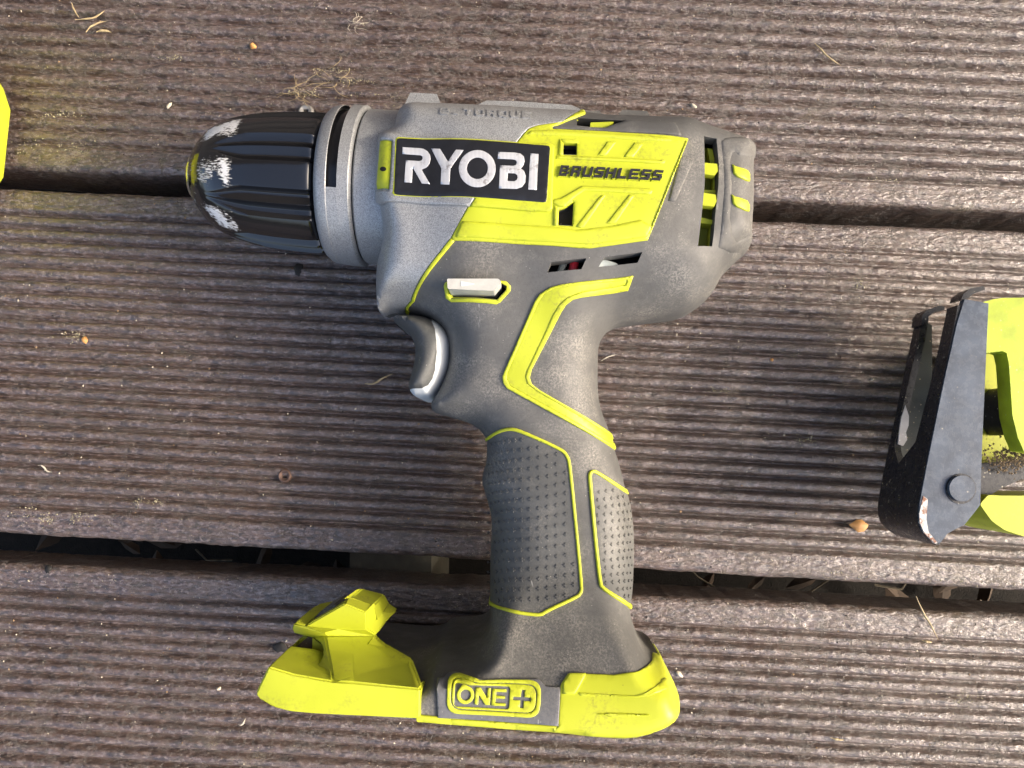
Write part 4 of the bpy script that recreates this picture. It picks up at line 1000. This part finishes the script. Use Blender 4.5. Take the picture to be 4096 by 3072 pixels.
hole(1120, 2590, 2.6, 'black blob drawn for the dark of a screw hole just behind the front of the drill foot', 1.1)
hole(193, 2278, 1.5, 'black blob drawn for the dark of a crack at the top edge of the lower board, far left', 1.5)
# crumbs, grit and sawdust scattered over the boards
def crumbs(n, lo, hi, mat, name, area_px=None, seed=3, label=None, lay=None):
    g = np.random.default_rng(seed); V, Fc = [], []
    for i in range(n):
        if lay: c = lay[g.integers(len(lay))]; x, y = c[0] + g.normal(0, c[2]), c[1] + g.normal(0, c[3])
        else: x, y = g.uniform(-40, 4136), g.uniform(-40, 3112)
        if 655 + .0427 * x < y < 757 + .0422 * x or 2122 + .0574 * x < y < 2262 + .0518 * x: continue
        q = at_z([(x, y)], .3)[0]; r_ = lo + (hi - lo) * g.random() ** 2.5; el = g.uniform(.5, 1.6); a0 = g.uniform(0, 3.14)
        z = g.uniform(-.35, .25); k = len(V)
        for (u, v, w_) in ((1, 0, 0), (0, 1, 0), (-1, 0, 0), (0, -1, 0), (.1, .1, .9)):
            u, v = u * r_ * el * g.uniform(.7, 1.3), v * r_ * g.uniform(.7, 1.3)
            V.append((q[0] + u * math.cos(a0) - v * math.sin(a0), q[1] + u * math.sin(a0) + v * math.cos(a0), z + w_ * r_))
        Fc += [(k, k + 1, k + 4), (k + 1, k + 2, k + 4), (k + 2, k + 3, k + 4), (k + 3, k, k + 4)]
    o = to_obj(name, V, Fc, mat, None, smooth=False); o['kind'] = 'stuff'; o['label'] = label
    return o
crumbs(1500, .10, .42, MSEED, 'pale_grit', label='fine pale grit scattered over the boards')
crumbs(700, .10, .5, m_plain('tan_crumb', (.30, .20, .11), .7, 0, .4), 'tan_crumbs', seed=5, label='tan wood crumbs scattered over the boards')
crumbs(700, .12, .45, m_plain('dark_crumb', (.02, .017, .015), .7), 'dark_crumbs', seed=6, label='dark crumbs scattered over the boards')
lay = [(110, 2055, 30, 14), (185, 2075, 22, 10), (320, 2070, 30, 14), (590, 2013, 40, 10), (1420, 325, 60, 8), (1480, 378, 90, 6), (1230, 372, 50, 8), (1580, 425, 60, 5), (80, 590, 40, 22), (260, 590, 60, 18),
       (3370, 2320, 60, 20), (3900, 2330, 60, 18), (220, 460, 50, 8), (300, 1340, 30, 10), (3230, 1760, 25, 12), (2890, 1565, 30, 10), (3440, 1130, 30, 10), (3520, 720, 50, 14), (3850, 2800, 40, 20), (700, 225, 30, 8), (1330, 280, 40, 8)]
crumbs(1600, .08, .32, m_plain('lichen', (.46, .42, .27), .8), 'lichen_specks', seed=8, lay=lay, label='yellowish lichen and sawdust specks in patches on the boards')
# leaf litter and twigs on the soil under the gaps
lit = thing('leaf_litter', 'dead leaves and pale twigs on the soil seen down the lower gap between boards', 'leaf litter', kind='stuff')
ML1 = m_plain('dead_leaf', (.055, .034, .02), .8, 0, .5, .4, .3); ML2 = m_plain('twig_pale', (.20, .17, .12), .8, 0, .3)
V, Fc = [], []
for i in range(120):
    X, Y = rng.uniform(-330, 330), rng.uniform(-150, -40); r_ = rng.uniform(4, 11); a0 = rng.uniform(0, 6.28); k = len(V); zb = rng.uniform(-106, -90)
    for (u, v, w_) in ((1.3, 0, 2), (.4, .6, 0), (-.6, .5, 1), (-1.2, 0, 3), (-.5, -.6, 0), (.5, -.5, 1), (0, 0, 3)):
        u *= r_; v *= r_ * .8; V.append((X + u * math.cos(a0) - v * math.sin(a0), Y + u * math.sin(a0) + v * math.cos(a0), zb + w_ * rng.uniform(.3, 1.5)))
    Fc += [(k + j, k + (j + 1) % 6, k + 6) for j in range(6)]
o = to_obj('leaves', V, Fc, ML1, lit, smooth=False); o['kind'] = 'stuff'
for i in range(26):
    X, Y = (rng.uniform(80, 300) if i % 3 else rng.uniform(-300, 60)), rng.uniform(-125, -62); a0 = rng.uniform(-.9, .9); L = rng.uniform(15, 45)
    tube('twig', [(X, Y, -96), (X + L * .5 * math.cos(a0), Y + L * .5 * math.sin(a0), -90 + rng.uniform(-3, 6)), (X + L * math.cos(a0 + .15), Y + L * math.sin(a0 + .15), -95)], .55, ML2, lit, 5)

# wear on the saw bracket, sawdust caught behind it
_m = Mt('white_rust_scuff', .7); _m.color(_m.mix(_m.ramp(_m.noise(.35, 4, .7), .42, .52), (.25, .11, .06), (.68, .67, .64))); MSC = _m.m
prism('corner_scuff', px('H', (412, 1292), (436, 1310), (428, 1420), (440, 1490), (490, 1550), (478, 1556), (420, 1500), (392, 1440), (390, 1390)), ZT + .25, ZT - 2, MSC, saw, .15)
prism('slot_scuff', px('H', (312, 790), (332, 850), (330, 900), (316, 940), (322, 980), (300, 1015), (272, 1005), (280, 930), (290, 860)), 22.6, 19, m_speck('white_scuff', (.45, .44, .43), (.78, .78, .78), .7, .7), saw, .2)
V, Fc = [], []
P0 = at_z(px('H', (930, 1085)), 33)[0]
for i in range(500):
    a, r_ = rng.uniform(0, 6.28), rng.normal(0, 1) ; x, y = P0[0] + rng.normal(0, 6), P0[1] + rng.normal(0, 2.4); z = 31 + 3.5 * math.exp(-((y - P0[1]) / 4) ** 2) + rng.uniform(-.6, .6); q = rng.uniform(.25, .8); k = len(V)
    for u in ((1, 0, 0), (-.5, .87, 0), (-.5, -.87, 0), (0, 0, 1)): V.append((x + q * u[0], y + q * u[1], z + q * u[2]))
    Fc += [(k, k + 1, k + 3), (k + 1, k + 2, k + 3), (k + 2, k, k + 3)]
o = to_obj('sawdust', V, Fc, m_plain('sawdust', (.30, .22, .13), .9, 0, .4), saw, smooth=False); o['kind'] = 'stuff'

# unseen clad wall, added to give the chuck and deck something dark to reflect
V, Fc = [], []
for i in range(20):
    z0, z1 = -110 + i * 150, 40 + i * 150
    for x in (-3200, 3200): V += [(x, 640, z0), (x, 662, z1 + 12), (x, 690, z0), (x, 690, z1 + 12)]
    k = i * 8; Fc += [(k, k + 4, k + 5, k + 1), (k, k + 2, k + 6, k + 4), (k + 2, k + 3, k + 7, k + 6)]
hw = to_obj('unseen_reflection_wall', V, Fc, m_plain('added_wall_paint', (.26, .23, .20), .6, 0, .2, .3, .2), None, smooth=False)
hw['kind'] = 'structure'; hw['label'] = 'unseen weatherboard wall added beyond the deck to darken its reflections'
